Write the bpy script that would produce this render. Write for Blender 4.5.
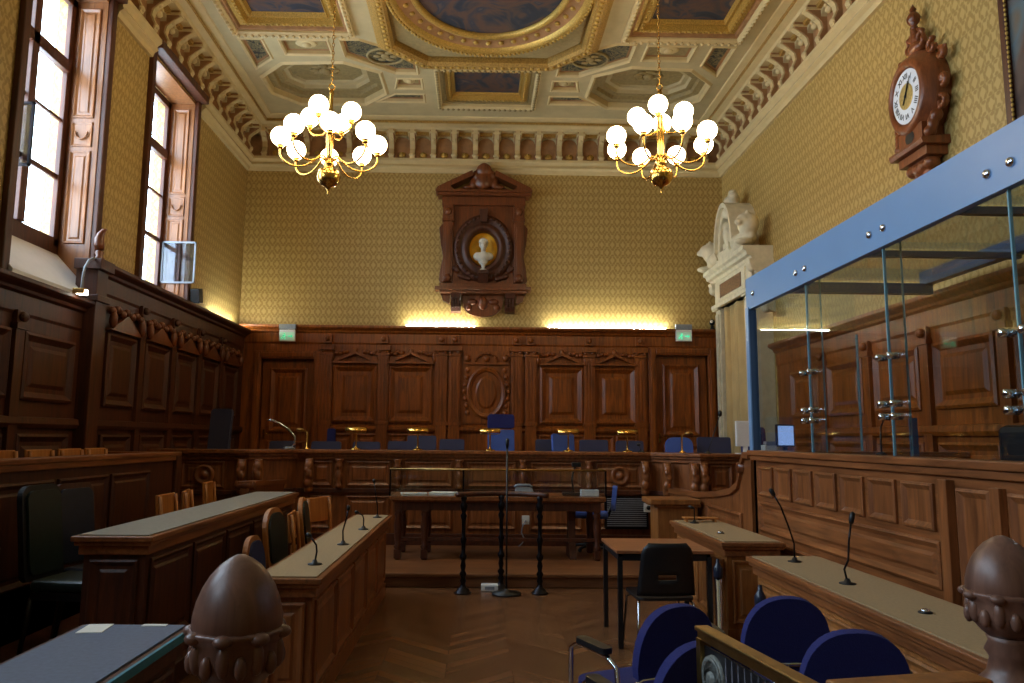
import bpy, bmesh, math, random
from mathutils import Vector, Matrix, Euler
from mathutils.geometry import tessellate_polygon
random.seed(7)
PI = math.pi
for o in list(bpy.data.objects): bpy.data.objects.remove(o, do_unlink=True)
SC = bpy.context.scene
COL = SC.collection
# ------------------------------------------------------------------ camera, sky, exposure
cam = bpy.data.cameras.new('camera'); cam_o = bpy.data.objects.new('camera', cam); COL.objects.link(cam_o)
cam.sensor_width = 36.0; cam.lens = 760.0/1024*36; cam.shift_x = 19.5/1024
cam.clip_start = .05
cam_o.matrix_world = Matrix.Translation((0, 0, 1.6)) @ Matrix.Rotation(-.01779, 4, 'Z') @ Matrix.Rotation(PI/2+.12646, 4, 'X') @ Matrix.Rotation(.009, 4, 'Z')
SC.camera = cam_o
SC.view_settings.view_transform = 'Standard'; SC.view_settings.look = 'None'
SC.view_settings.gamma = 1.0; SC.view_settings.use_curve_mapping = False
SC.view_settings.exposure = 0.5
world = bpy.data.worlds.new('daylight'); SC.world = world; world.use_nodes = True
bg = world.node_tree.nodes['Background']; bg.inputs[0].default_value = (.70, .83, 1.0, 1); bg.inputs[1].default_value = 14.0
LX, RX, BY, RY = -4.44, 4.62, 14.0, -3.0
WINS = [(7.0, 8.56), (9.76, 11.34), (4.2, 5.8), (1.4, 3.0), (-1.5, .1)]  # last opening is unseen, added to light surfaces that face the viewer
for i, (y0, y1) in enumerate(WINS):     # daylight sampling portals in the window openings
    l = bpy.data.lights.new('window_daylight', 'AREA'); l.shape = 'RECTANGLE'; l.size = y1-y0; l.size_y = 3.0
    l.cycles.is_portal = True
    lo = bpy.data.objects.new('window_daylight', l); COL.objects.link(lo)
    lo.matrix_world = Matrix.Translation((-5.0, (y0+y1)/2, 5.1)) @ Matrix.Rotation(-PI/2, 4, 'Y') @ Matrix.Rotation(PI/2, 4, 'Z')

# ------------------------------------------------------------------ materials
def S(r, g, b):
    f = lambda c: ((c/255+.055)/1.055)**2.4 if c > 10 else c/255/12.92
    return (f(r), f(g), f(b), 1)
def newmat(name):
    m = bpy.data.materials.new(name); m.use_nodes = True
    nt = m.node_tree; return m, nt, nt.nodes['Principled BSDF']
def nd(nt, t, **k):
    n = nt.nodes.new(t)
    for a, v in k.items(): setattr(n, a, v)
    return n
def plain(name, col, rough=.5, metal=0, noise=.12, nscale=30, spec=.5, bump=0):
    m, nt, b = newmat(name)
    b.inputs['Roughness'].default_value = rough; b.inputs['Metallic'].default_value = metal
    b.inputs['Specular IOR Level'].default_value = spec
    tc = nd(nt, 'ShaderNodeTexCoord'); n = nd(nt, 'ShaderNodeTexNoise'); n.inputs['Scale'].default_value = nscale
    n.inputs['Detail'].default_value = 4
    nt.links.new(tc.outputs['Object'], n.inputs['Vector'])
    r = nd(nt, 'ShaderNodeValToRGB'); r.color_ramp.elements[0].position = .3; r.color_ramp.elements[1].position = .7
    r.color_ramp.elements[0].color = tuple(c*(1-noise) for c in col[:3])+(1,)
    r.color_ramp.elements[1].color = tuple(min(1, c*(1+noise)) for c in col[:3])+(1,)
    nt.links.new(n.outputs['Fac'], r.inputs['Fac']); nt.links.new(r.outputs['Color'], b.inputs['Base Color'])
    if bump:
        bp = nd(nt, 'ShaderNodeBump'); bp.inputs['Strength'].default_value = bump; bp.inputs['Distance'].default_value = .01
        nt.links.new(n.outputs['Fac'], bp.inputs['Height']); nt.links.new(bp.outputs['Normal'], b.inputs['Normal'])
    return m
def wood(name, c1, c2, rough=.38, stretch=(14, 14, 1.2), sc=1.6):
    m, nt, b = newmat(name)
    b.inputs['Roughness'].default_value = rough
    tc = nd(nt, 'ShaderNodeTexCoord'); mp = nd(nt, 'ShaderNodeMapping'); mp.inputs['Scale'].default_value = stretch
    nt.links.new(tc.outputs['Object'], mp.inputs['Vector'])
    n = nd(nt, 'ShaderNodeTexNoise'); n.inputs['Scale'].default_value = sc; n.inputs['Detail'].default_value = 6
    n.inputs['Roughness'].default_value = .65; n.inputs['Distortion'].default_value = .6
    nt.links.new(mp.outputs[0], n.inputs['Vector'])
    n2 = nd(nt, 'ShaderNodeTexNoise'); n2.inputs['Scale'].default_value = 1.7
    nt.links.new(tc.outputs['Object'], n2.inputs['Vector'])
    r = nd(nt, 'ShaderNodeValToRGB'); r.color_ramp.elements[0].position = .3; r.color_ramp.elements[1].position = .72
    r.color_ramp.elements[0].color = c1; r.color_ramp.elements[1].color = c2
    nt.links.new(n.outputs['Fac'], r.inputs['Fac'])
    mx = nd(nt, 'ShaderNodeMixRGB', blend_type='MULTIPLY'); mx.inputs[0].default_value = .45
    r2 = nd(nt, 'ShaderNodeValToRGB'); r2.color_ramp.elements[0].position = .35; r2.color_ramp.elements[0].color = (.5, .45, .4, 1); r2.color_ramp.elements[1].position = .65
    nt.links.new(n2.outputs['Fac'], r2.inputs['Fac'])
    nt.links.new(r.outputs[0], mx.inputs[1]); nt.links.new(r2.outputs[0], mx.inputs[2])
    nt.links.new(mx.outputs[0], b.inputs['Base Color'])
    bp = nd(nt, 'ShaderNodeBump'); bp.inputs['Strength'].default_value = .12; bp.inputs['Distance'].default_value = .004
    nt.links.new(n.outputs['Fac'], bp.inputs['Height']); nt.links.new(bp.outputs['Normal'], b.inputs['Normal'])
    return m
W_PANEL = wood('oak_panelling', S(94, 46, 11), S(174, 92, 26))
W_DARK_SHADED = wood('dark_and_shaded_oak', S(54, 24, 9), S(98, 48, 20), .48)  # dark oak parts; on the left panelling its tone holds window-wall shade
W_DESK = wood('desk_oak', S(100, 56, 27), S(168, 102, 56), .33)
W_DESKH = wood('desk_oak_long', S(100, 56, 27), S(168, 102, 56), .33, (14, 1.2, 14))
W_LIGHT = wood('honey_oak', S(124, 74, 34), S(184, 120, 62), .35)
W_CARVE = wood('carved_walnut', S(84, 42, 20), S(136, 72, 34), .3)
W_CLOCK = wood('clock_walnut', S(104, 54, 26), S(156, 86, 44), .35)
W_ORANGE = wood('beech_chair_wood', S(176, 108, 48), S(208, 138, 70), .45)
W_JAMB = wood('window_oak', S(118, 72, 38), S(162, 104, 60), .32)
W_FINIAL = wood('sheen_tinted_oak_finial', S(92, 62, 50), S(138, 98, 80), .36, (20, 20, 2.4), 1.0)  # oak lightened towards mauve: bluish window highlights put into the wood colour
W_TABLE = wood('laminate_table', S(150, 92, 56), S(182, 118, 76), .4, (1.2, 14, 14))
BAIZE = plain('olive_baize', S(156, 130, 92), .85, noise=.1, nscale=60)
BAIZE_G = plain('grey_desk_cover', S(132, 124, 108), .7, noise=.1, nscale=40)
BAIZE_B = plain('slate_blue_desk_cover', S(88, 98, 118), .6, noise=.12, nscale=50)
TEAL = plain('teal_edge', S(40, 120, 140), .5)
BRASS = plain('brass', S(214, 168, 84), .22, 1.0, .12, 12)
BRASS_D = plain('aged_brass', S(160, 128, 74), .38, 1.0, .2, 20)
GOLD = plain('gilding', S(186, 150, 74), .42, .6, .3, 60, bump=.5)
GOLD_D = plain('dull_gilding', S(172, 134, 66), .5, .4, .35, 45, bump=.8)
CHROME = plain('chrome', S(210, 214, 222), .12, 1.0, .03)
STEELDK = plain('dark_steel', S(40, 38, 42), .3, .9, .1)
BLACK = plain('black_plastic', S(14, 14, 17), .45, 0, .1)
WHITE = plain('white_plastic', S(225, 224, 220), .4, 0, .03)
GREYP = plain('grey_plastic', S(130, 134, 142), .45)
NAVY = plain('navy_fabric', S(30, 34, 98), .9, 0, .2, 220, bump=.3)
NAVY_D = plain('slate_fabric', S(58, 58, 84), .8, 0, .15, 200)
BLUEF = plain('blue_fabric', S(70, 96, 172), .8, 0, .12, 200)
GREEN_L = plain('green_leather', S(26, 40, 38), .35, 0, .2, 20)
BLUE_L = plain('dark_blue_leather', S(28, 36, 56), .32, 0, .2, 20)
PAPER = plain('paper', S(226, 224, 214), .7, 0, .03)
STONE = plain('cream_stone', S(206, 192, 160), .75, 0, .12, 9, bump=.2)
MARBLE = plain('marble', S(206, 200, 184), .45, 0, .08, 12)
CREAM = plain('cream_plaster', S(180, 162, 120), .7, 0, .07, 5)
CREAM_L = plain('light_plaster_moulding', S(198, 174, 124), .65, 0, .06, 6)
OLIVE = plain('olive_plaster', S(144, 124, 80), .7, 0, .15, 18, bump=.3)
OCHRE = plain('ochre_frieze', S(150, 108, 66), .75, 0, .2, 8)
CURT = plain('beige_curtain', S(196, 164, 108), .85, 0, .1, 3)
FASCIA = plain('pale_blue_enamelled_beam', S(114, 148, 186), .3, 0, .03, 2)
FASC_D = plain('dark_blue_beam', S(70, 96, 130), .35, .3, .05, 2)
PLAST = plain('white_sill', S(216, 212, 206), .4, 0, .04, 6)
FACE = plain('enamel_dial', S(228, 232, 240), .25, 0, .03)
def emis(name, col, st):
    m, nt, b = newmat(name); b.inputs['Base Color'].default_value = col
    b.inputs['Emission Color'].default_value = col; b.inputs['Emission Strength'].default_value = st; return m
GLOBE = emis('lit_opal_glass', (1.0, .80, .50, 1), 11.0)
TUBE = emis('fluorescent_tube', (.9, 1.0, .95, 1), 105.0)
SIGN = emis('exit_green', (.05, .55, .28, 1), 1.0)
SIGNW = emis('exit_pale', (.55, .8, .6, 1), .12)
SPOT = emis('spot_lens', (1.0, .95, .8, 1), 12.0)
SCREEN = emis('blue_white_screen', (.35, .5, .95, 1), .6)
def glass(name, tint=(.93, .97, .98, 1), rough=0.0):
    m, nt, b = newmat(name); b.inputs['Base Color'].default_value = tint
    nt.nodes.remove(b)
    tr = nd(nt, 'ShaderNodeBsdfTransparent'); tr.inputs[0].default_value = tint
    gl = nd(nt, 'ShaderNodeBsdfGlossy'); gl.inputs['Roughness'].default_value = rough
    fr = nd(nt, 'ShaderNodeFresnel'); ge = nd(nt, 'ShaderNodeNewGeometry'); mr = nd(nt, 'ShaderNodeMapRange')
    mr.inputs['To Min'].default_value = 1.6; mr.inputs['To Max'].default_value = 1/1.6       # same reflectance from both sides of the pane
    nt.links.new(ge.outputs['Backfacing'], mr.inputs['Value']); nt.links.new(mr.outputs[0], fr.inputs['IOR'])
    mx = nd(nt, 'ShaderNodeMixShader')
    nt.links.new(fr.outputs[0], mx.inputs[0]); nt.links.new(tr.outputs[0], mx.inputs[1]); nt.links.new(gl.outputs[0], mx.inputs[2])
    nt.links.new(mx.outputs[0], nt.nodes['Material Output'].inputs[0]); return m
GLASS = glass('clear_glass')
GLASS_E = plain('glass_edge', S(120, 165, 180), .15, .2, .03)
FROST = glass('hazy_glass', (.62, .66, .74, 1), .08)

def wallpaper():
    m, nt, b = newmat('gold_damask_wallpaper'); L = nt.links.new
    b.inputs['Roughness'].default_value = .55
    tc = nd(nt, 'ShaderNodeTexCoord'); sp = nd(nt, 'ShaderNodeSeparateXYZ'); L(tc.outputs['Object'], sp.inputs[0])
    def mt(op, a, c=None, c2=None):
        n = nd(nt, 'ShaderNodeMath', operation=op)
        for i, v in enumerate((a, c, c2)):
            if v is None: continue
            if isinstance(v, (int, float)): n.inputs[i].default_value = v
            else: L(v, n.inputs[i])
        return n.outputs[0]
    u = mt('ADD', sp.outputs[0], sp.outputs[1]); z = sp.outputs[2]
    kx, kz = 2*PI/.2, 2*PI/.3
    u1 = mt('MULTIPLY', u, kx); z1 = mt('MULTIPLY', z, kz)
    a = mt('MULTIPLY', mt('COSINE', u1), 1.0); c = mt('COSINE', z1)
    s = mt('ADD', mt('MULTIPLY', a, c), 0.0)                      # half-drop diamonds
    cell = mt('ABSOLUTE', s)
    ring = mt('ABSOLUTE', mt('SUBTRACT', cell, .28))
    leaf = mt('MULTIPLY', mt('COSINE', mt('MULTIPLY', u, kx*3)), mt('COSINE', mt('MULTIPLY', z, kz*3)))
    v = mt('ADD', mt('MULTIPLY', ring, -1.1), mt('MULTIPLY', leaf, .3))
    nz = nd(nt, 'ShaderNodeTexNoise'); nz.inputs['Scale'].default_value = 28; nz.inputs['Detail'].default_value = 4; L(tc.outputs['Object'], nz.inputs[0])
    v = mt('ADD', v, mt('MULTIPLY', nz.outputs[0], .7))
    r = nd(nt, 'ShaderNodeValToRGB'); r.color_ramp.elements[0].position = .0; r.color_ramp.elements[1].position = .22
    vv = mt('ADD', v, .05)
    L(vv, r.inputs[0]); r.color_ramp.elements[0].color = S(184, 153, 90); r.color_ramp.elements[1].color = S(154, 123, 62)
    L(r.outputs[0], b.inputs['Base Color']); return m
PAPERW = wallpaper()
def parquet():
    m, nt, b = newmat('chevron_parquet'); L = nt.links.new
    tc = nd(nt, 'ShaderNodeTexCoord'); sp = nd(nt, 'ShaderNodeSeparateXYZ'); L(tc.outputs['Object'], sp.inputs[0])
    def mt(op, a, c=None):
        n = nd(nt, 'ShaderNodeMath', operation=op)
        for i, v in enumerate((a, c)):
            if v is None: continue
            if isinstance(v, (int, float)): n.inputs[i].default_value = v
            else: L(v, n.inputs[i])
        return n.outputs[0]
    W = .46
    xs = mt('ADD', mt('DIVIDE', sp.outputs[0], W), 20.45)
    col = mt('FLOOR', xs); fx = mt('FRACT', xs)
    par = mt('SUBTRACT', mt('MULTIPLY', mt('MODULO', col, 2.0), 2.0), 1.0)
    yy = mt('ADD', sp.outputs[1], mt('MULTIPLY', mt('MULTIPLY', mt('SUBTRACT', fx, .5), W*.95), par))
    bs = mt('DIVIDE', mt('ADD', yy, 30.0), .115)
    bi = mt('FLOOR', bs); bf = mt('FRACT', bs)
    cv = nd(nt, 'ShaderNodeCombineXYZ'); L(bi, cv.inputs[0]); L(col, cv.inputs[1])
    wn = nd(nt, 'ShaderNodeTexWhiteNoise'); L(cv.outputs[0], wn.inputs[0])
    n = nd(nt, 'ShaderNodeTexNoise'); n.inputs['Scale'].default_value = 3; n.inputs['Detail'].default_value = 5
    cv2 = nd(nt, 'ShaderNodeCombineXYZ'); L(mt('MULTIPLY', bs, 3.0), cv2.inputs[0]); L(mt('ADD', sp.outputs[0], wn.outputs[0]), cv2.inputs[1]); L(cv2.outputs[0], n.inputs[0])
    r = nd(nt, 'ShaderNodeValToRGB'); e = r.color_ramp.elements
    e[0].color = S(84, 54, 34); e[1].color = S(130, 88, 56)
    L(mt('ADD', mt('MULTIPLY', wn.outputs[0], .55), mt('MULTIPLY', n.outputs[0], .45)), r.inputs[0])
    g1 = mt('LESS_THAN', bf, .05); g2 = mt('LESS_THAN', fx, .012); g = mt('MAXIMUM', g1, g2)
    mx = nd(nt, 'ShaderNodeMixRGB'); L(mt('MULTIPLY', g, .55), mx.inputs[0]); L(r.outputs[0], mx.inputs[1]); mx.inputs[2].default_value = S(40, 22, 12)
    L(mx.outputs[0], b.inputs['Base Color']); b.inputs['Roughness'].default_value = .27
    return m
PARQ = parquet()
def painting(name, cs, sc=1.2):
    m, nt, b = newmat(name); b.inputs['Roughness'].default_value = .7; L = nt.links.new
    tc = nd(nt, 'ShaderNodeTexCoord'); n = nd(nt, 'ShaderNodeTexNoise'); n.inputs['Scale'].default_value = sc; n.inputs['Detail'].default_value = 3
    n.inputs['Distortion'].default_value = 1.2
    L(tc.outputs['Object'], n.inputs[0]); r = nd(nt, 'ShaderNodeValToRGB'); e = r.color_ramp.elements
    while len(e) < len(cs): e.new(.5)
    for i, c in enumerate(cs): e[i].position = .3+.4*i/(len(cs)-1); e[i].color = c
    L(n.outputs[0], r.inputs[0]); L(r.outputs[0], b.inputs['Base Color']); return m
PAINT_C = painting('dark_oil_painting', [S(14, 18, 30), S(22, 34, 52), S(84, 56, 40), S(34, 40, 58), S(120, 92, 66)], 1.8)
PAINT_W = painting('wall_portrait_paint', [S(60, 38, 32), S(96, 74, 60), S(86, 100, 104), S(112, 84, 48)], 1.1)
PAINT_A = painting('arabesque_paint', [S(24, 24, 26), S(34, 34, 34), S(120, 108, 70), S(30, 30, 32), S(140, 124, 84)], 9)

# ------------------------------------------------------------------ mesh builder
class MB:
    def __init__(s, M=None): s.v = []; s.f = []; s.sm = []; s.M = M or Matrix.Identity(4)
    def add(s, vs, fs, smooth=False, M=None):
        T = s.M @ M if M else s.M
        b = len(s.v); s.v += [T @ Vector(p) for p in vs]; s.f += [tuple(b+i for i in f) for f in fs]; s.sm += [smooth]*len(fs); return s
    def box(s, x0, x1, y0, y1, z0, z1, M=None):
        return s.add([(x, y, z) for z in (z0, z1) for x, y in ((x0, y0), (x1, y0), (x1, y1), (x0, y1))],
                     [(3, 2, 1, 0), (4, 5, 6, 7), (0, 1, 5, 4), (1, 2, 6, 5), (2, 3, 7, 6), (3, 0, 4, 7)], False, M)
    def lathe(s, prof, o=(0, 0, 0), n=20, M=None, smooth=True, lob=0, lobn=8):
        vs = []; fs = []
        for r, z in prof:
            for k in range(n):
                a = 2*PI*k/n; rr = r*(1+lob*math.cos(lobn*a)); vs.append((o[0]+rr*math.cos(a), o[1]+rr*math.sin(a), o[2]+z))
        for i in range(len(prof)-1):
            for k in range(n):
                a, b = i*n+k, i*n+(k+1) % n; fs.append((a, b, b+n, a+n))
        fs.append(tuple(range(n-1, -1, -1))); fs.append(tuple(range((len(prof)-1)*n, len(prof)*n)))
        return s.add(vs, fs, smooth, M)
    def tube(s, pts, r, n=8, smooth=True, cap=True):
        pts = [Vector(p) for p in pts]; rs = r if isinstance(r, (list, tuple)) else [r]*len(pts)
        vs = []; fs = []; up = Vector((0, 0, 1)); pn = None
        for i, p in enumerate(pts):
            t = (pts[min(i+1, len(pts)-1)]-pts[max(i-1, 0)]).normalized()
            if pn is None: pn = t.cross(up if abs(t.z) < .95 else Vector((1, 0, 0))).normalized()
            else: pn = (pn-t*pn.dot(t)).normalized()
            bn = t.cross(pn)
            for k in range(n):
                a = 2*PI*k/n; vs.append(p+(pn*math.cos(a)+bn*math.sin(a))*rs[i])
        for i in range(len(pts)-1):
            for k in range(n):
                a, b = i*n+k, i*n+(k+1) % n; fs.append((a, b, b+n, a+n))
        if cap: fs += [tuple(range(n-1, -1, -1)), tuple(range((len(pts)-1)*n, len(pts)*n))]
        return s.add(vs, fs, smooth)
    def ell(s, c, r, n=16, m=10, M=None):
        rx, ry, rz = r if isinstance(r, (tuple, list)) else (r, r, r)
        vs = [(c[0], c[1], c[2]-rz)]; fs = []
        for i in range(1, m):
            t = -PI/2+PI*i/m
            for k in range(n):
                a = 2*PI*k/n; vs.append((c[0]+rx*math.cos(t)*math.cos(a), c[1]+ry*math.cos(t)*math.sin(a), c[2]+rz*math.sin(t)))
        vs.append((c[0], c[1], c[2]+rz))
        for k in range(n): fs.append((0, 1+(k+1) % n, 1+k)); fs.append((len(vs)-1, 1+(m-2)*n+k, 1+(m-2)*n+(k+1) % n))
        for i in range(m-2):
            for k in range(n):
                a, b = 1+i*n+k, 1+i*n+(k+1) % n; fs.append((a, b, b+n, a+n))
        return s.add(vs, fs, True, M)
    def prism(s, poly, h0, h1, ax='y', M=None):      # poly in the two other axes; extrude along ax
        mk = {'y': lambda a, b, h: (a, h, b), 'x': lambda a, b, h: (h, a, b), 'z': lambda a, b, h: (a, b, h)}[ax]
        n = len(poly); vs = [mk(a, b, h0) for a, b in poly]+[mk(a, b, h1) for a, b in poly]
        tri = tessellate_polygon([[Vector((a, b, 0)) for a, b in poly]])
        fs = [tuple(t) for t in tri]+[tuple(i+n for i in t) for t in tri]
        fs += [(i, (i+1) % n, (i+1) % n+n, i+n) for i in range(n)]
        return s.add(vs, fs, False, M)
    def rings(s, rings, cap=True, smooth=False, first=False):
        n = len(rings[0]); vs = [p for r in rings for p in r]; fs = []
        for i in range(len(rings)-1):
            for k in range(n):
                a, b = i*n+k, i*n+(k+1) % n; fs.append((a, b, b+n, a+n))
        if cap: fs.append(tuple(range((len(rings)-1)*n, len(rings)*n)))
        if first: fs.append(tuple(range(n-1, -1, -1)))
        return s.add(vs, fs, smooth)
    def panel(s, u0, u1, z0, z1, d0=0, k=1.0, field=True):    # fielded panel in (u, d, z)
        st = [(0, 0), (0, .03), (.025, .042), (.05, .022), (.075, .004)]
        if field: st += [(.115, .004), (.15, .024)]
        R = []
        for i, d in st:
            i *= k; R.append([(u0+i, d0+d*k, z0+i), (u1-i, d0+d*k, z0+i), (u1-i, d0+d*k, z1-i), (u0+i, d0+d*k, z1-i)])
        return s.rings(R)
    def sweep(s, prof, u0, u1):       # prof: closed (d, z) outline, along u
        return s.add([(u0, d, z) for d, z in prof]+[(u1, d, z) for d, z in prof],
                     [(i, (i+1) % len(prof), (i+1) % len(prof)+len(prof), i+len(prof)) for i in range(len(prof))]
                     + [tuple(range(len(prof)))[::-1], tuple(range(len(prof), 2*len(prof)))])
    def build(s, name, mat, parent=None, world=False, bevel=0, remesh=0, seg=2, smooth_all=False):
        me = bpy.data.meshes.new(name)
        off = Vector(parent.location) if (parent is not None and world) else Vector((0, 0, 0))
        p = parent
        if world and parent is not None and parent.parent is not None: off = Vector(parent.parent.location)+Vector(parent.location)
        me.from_pydata([v-off for v in s.v], [], s.f)
        bm = bmesh.new(); bm.from_mesh(me); bmesh.ops.recalc_face_normals(bm, faces=bm.faces); bm.to_mesh(me); bm.free()
        for pg, q in zip(me.polygons, s.sm): pg.use_smooth = q or smooth_all
        me.materials.append(mat)
        o = bpy.data.objects.new(name, me); COL.objects.link(o)
        if parent is not None: o.parent = parent
        if remesh:
            r = o.modifiers.new('remesh', 'REMESH'); r.mode = 'VOXEL'; r.voxel_size = remesh; r.use_smooth_shade = True
            sm = o.modifiers.new('smooth', 'SMOOTH'); sm.iterations = 3
        if bevel:
            b = o.modifiers.new('bevel', 'BEVEL'); b.width = bevel; b.segments = seg; b.limit_method = 'ANGLE'; b.angle_limit = .6
        return o
def thing(name, label, cat, loc=(0, 0, 0), rz=0, group=None):
    o = bpy.data.objects.new(name, None); COL.objects.link(o); o.empty_display_size = .1
    o.location = loc; o.rotation_euler = (0, 0, rz); o['label'] = label; o['category'] = cat
    if group: o['group'] = group
    return o
def tag(o, label, cat, group=None):
    o['label'] = label; o['category'] = cat
    if group: o['group'] = group
    return o
def struct(o, label=None):
    o['kind'] = 'structure'
    if label: o['label'] = label
    return o
def sroot(name, loc=(0, 0, 0)):
    o = bpy.data.objects.new(name, None); COL.objects.link(o); o.location = loc; o['kind'] = 'structure'; return o
def dup(root, loc, rz=None, label=None, group=None):
    def rec(o, par):
        c = o.copy(); COL.objects.link(c)
        if par is not None: c.parent = par
        for ch in o.children: rec(ch, c)
        return c
    c = rec(root, None); c.location = loc
    if rz is not None: c.rotation_euler = (0, 0, rz)
    if label: c['label'] = label
    if group: c['group'] = group
    return c
FB = Matrix(((1, 0, 0, 0), (0, -1, 0, BY), (0, 0, 1, 0), (0, 0, 0, 1)))      # (u,d,z) on the back wall
FL = Matrix(((0, 1, 0, LX), (1, 0, 0, 0), (0, 0, 1, 0), (0, 0, 0, 1)))       # left wall
FR = Matrix(((0, -1, 0, RX), (1, 0, 0, 0), (0, 0, 1, 0), (0, 0, 0, 1)))      # right wall
CH = [PI*2*k/24 for k in range(24)]

# ------------------------------------------------------------------ room shell
FLZ = 8.2
struct(MB().box(LX-.6, RX+.3, RY-.3, BY+.3, -.2, 0).build('floor', PARQ))
struct(MB().box(LX-.6, RX+.3, BY, BY+.3, 0, FLZ).build('wall_back', PAPERW))
struct(MB().box(RX, RX+.3, RY, BY, 0, FLZ).build('wall_right', PAPERW))
struct(MB().box(LX-.6, RX+.3, RY-.3, RY, 0, FLZ).build('wall_rear', PAPERW))
HEAD, SILL = 6.72, 3.1
m = MB(); ys = sorted(WINS)
m.box(LX-.6, LX, RY, BY, 0, SILL); m.box(LX-.6, LX, RY, BY, HEAD, FLZ)
prev = RY
for y0, y1 in ys: m.box(LX-.6, LX, prev, y0, SILL, HEAD); prev = y1
m.box(LX-.6, LX, prev, BY, SILL, HEAD)
struct(m.build('wall_left', PAPERW))

# windows
def window(n, y0, y1, sillz):
    r = sroot('window_%d' % n, (LX, (y0+y1)/2, sillz))
    B = lambda m, nm, mat, **k: m.build(nm, mat, r, True, **k)
    xo = -4.80
    # casing on the wall face
    m = MB()
    for a, b in ((y0-.09, y0+.02), (y1-.02, y1+.09)): m.box(LX-.02, LX+.06, a, b, sillz, HEAD+.14)
    m.box(LX-.02, LX+.17, y0-.09, y1+.09, HEAD+.02, HEAD+.14)
    B(m, 'casing', W_DARK_SHADED, bevel=.012)
    # jamb linings with panels
    for yy, sg, nm in ((y1, -1, 'far_jamb'), (y0, 1, 'near_jamb')):
        M = Matrix(((-1, 0, 0, LX), (0, sg, 0, yy), (0, 0, 1, 0), (0, 0, 0, 1)))   # u from wall outwards, d into opening
        m = MB(M); m.box(0, .42, 0, .03, sillz-.02, HEAD)
        m.panel(.07, .31, 3.75 if n == 1 else sillz+.1, 4.85, .03, .5); m.panel(.07, .31, 5.25, HEAD-.12, .03, .5)
        m.panel(.07, .31, 4.9, 5.2, .03, .4, False)
        c = [(.19+.07*math.cos(-a*PI/8), 5.08+.09*math.sin(-a*PI/8)) for a in range(9)]
        for i in range(8): m.tube([(c[i][0], .05, c[i][1]), (c[i+1][0], .05, c[i+1][1])], .012, 6)
        B(m, nm, W_JAMB, bevel=.004)
    B(MB().box(xo, LX, y0, y1, HEAD-.03, HEAD), 'head_soffit', W_JAMB)
    # frame
    t = .07; zb = 3.8
    m = MB(); yc = (y0+y1)/2
    m.box(xo-.06, xo, y0+.03, y0+.13, zb-.1, HEAD-.03); m.box(xo-.06, xo, y1-.13, y1-.03, zb-.1, HEAD-.03)
    m.box(xo-.06, xo, y0+.03, y1-.03, HEAD-.13, HEAD-.03); m.box(xo-.06, xo, y0+.03, y1-.03, zb-.15, zb)
    m.box(xo-.06, xo+.02, y0+.1, y1-.1, 5.76, 5.9)
    m.box(xo-.06, xo+.02, yc-.06, yc+.06, zb, HEAD-.1)
    for a, b in ((y0+.13, yc-.06), (yc+.06, y1-.13)):
        m.box(xo-.05, xo-.01, a, b, 5.155, 5.19); m.box(xo-.05, xo-.01, a, b, 4.47, 4.53)
    B(m, 'window_frame', W_DARK_SHADED, bevel=.006)
    B(MB().box(xo-.04, xo-.034, y0+.1, y1-.1, zb-.02, HEAD-.1), 'pane', GLASS)
    if n != 2:
        B(MB().box(xo-.06, xo, y0+.03, y1-.03, sillz, zb-.14), 'apron', W_DARK_SHADED)
    # sloping pale sill
    M = MB(); M.prism([(xo, sillz-.02), (LX+.1, sillz-.02), (LX+.1, sillz+.03), (xo, 3.62 if n == 1 else sillz+.12)], y0, y1, 'y')
    B(M, 'sill', PLAST)
    return r
w1 = window(1, *WINS[0], 3.1); w2 = window(2, *WINS[1], 3.5); window(3, *WINS[2], 3.1); window(4, *WINS[3], 3.1); window(5, *WINS[4], 3.1)  # the last window is an unseen addition for light on front faces
# small open casements
m = MB(); m.box(-4.93, -4.62, 7.62, 7.65, 4.35, 4.95)
def leaf(parent, name, x0, x1, y, z0, z1, mat, t=.025):
    m = MB()
    m.box(x0, x1, y, y+.03, z0, z0+t); m.box(x0, x1, y, y+.03, z1-t, z1); m.box(x0, x0+t, y, y+.03, z0, z1); m.box(x1-t, x1, y, y+.03, z0, z1)
    o = m.build(name, mat, parent, True)
    MB().box(x0+t, x1-t, y+.012, y+.018, z0+t, z1-t).build('leaf_glass', FROST, o, True)
leaf(w1, 'open_casement', -4.79, -4.58, 7.5, 4.3, 4.98, STEELDK)
leaf(w2, 'open_casement', -4.79, -4.28, 11.26, 3.86, 4.5, GREYP)

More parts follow.
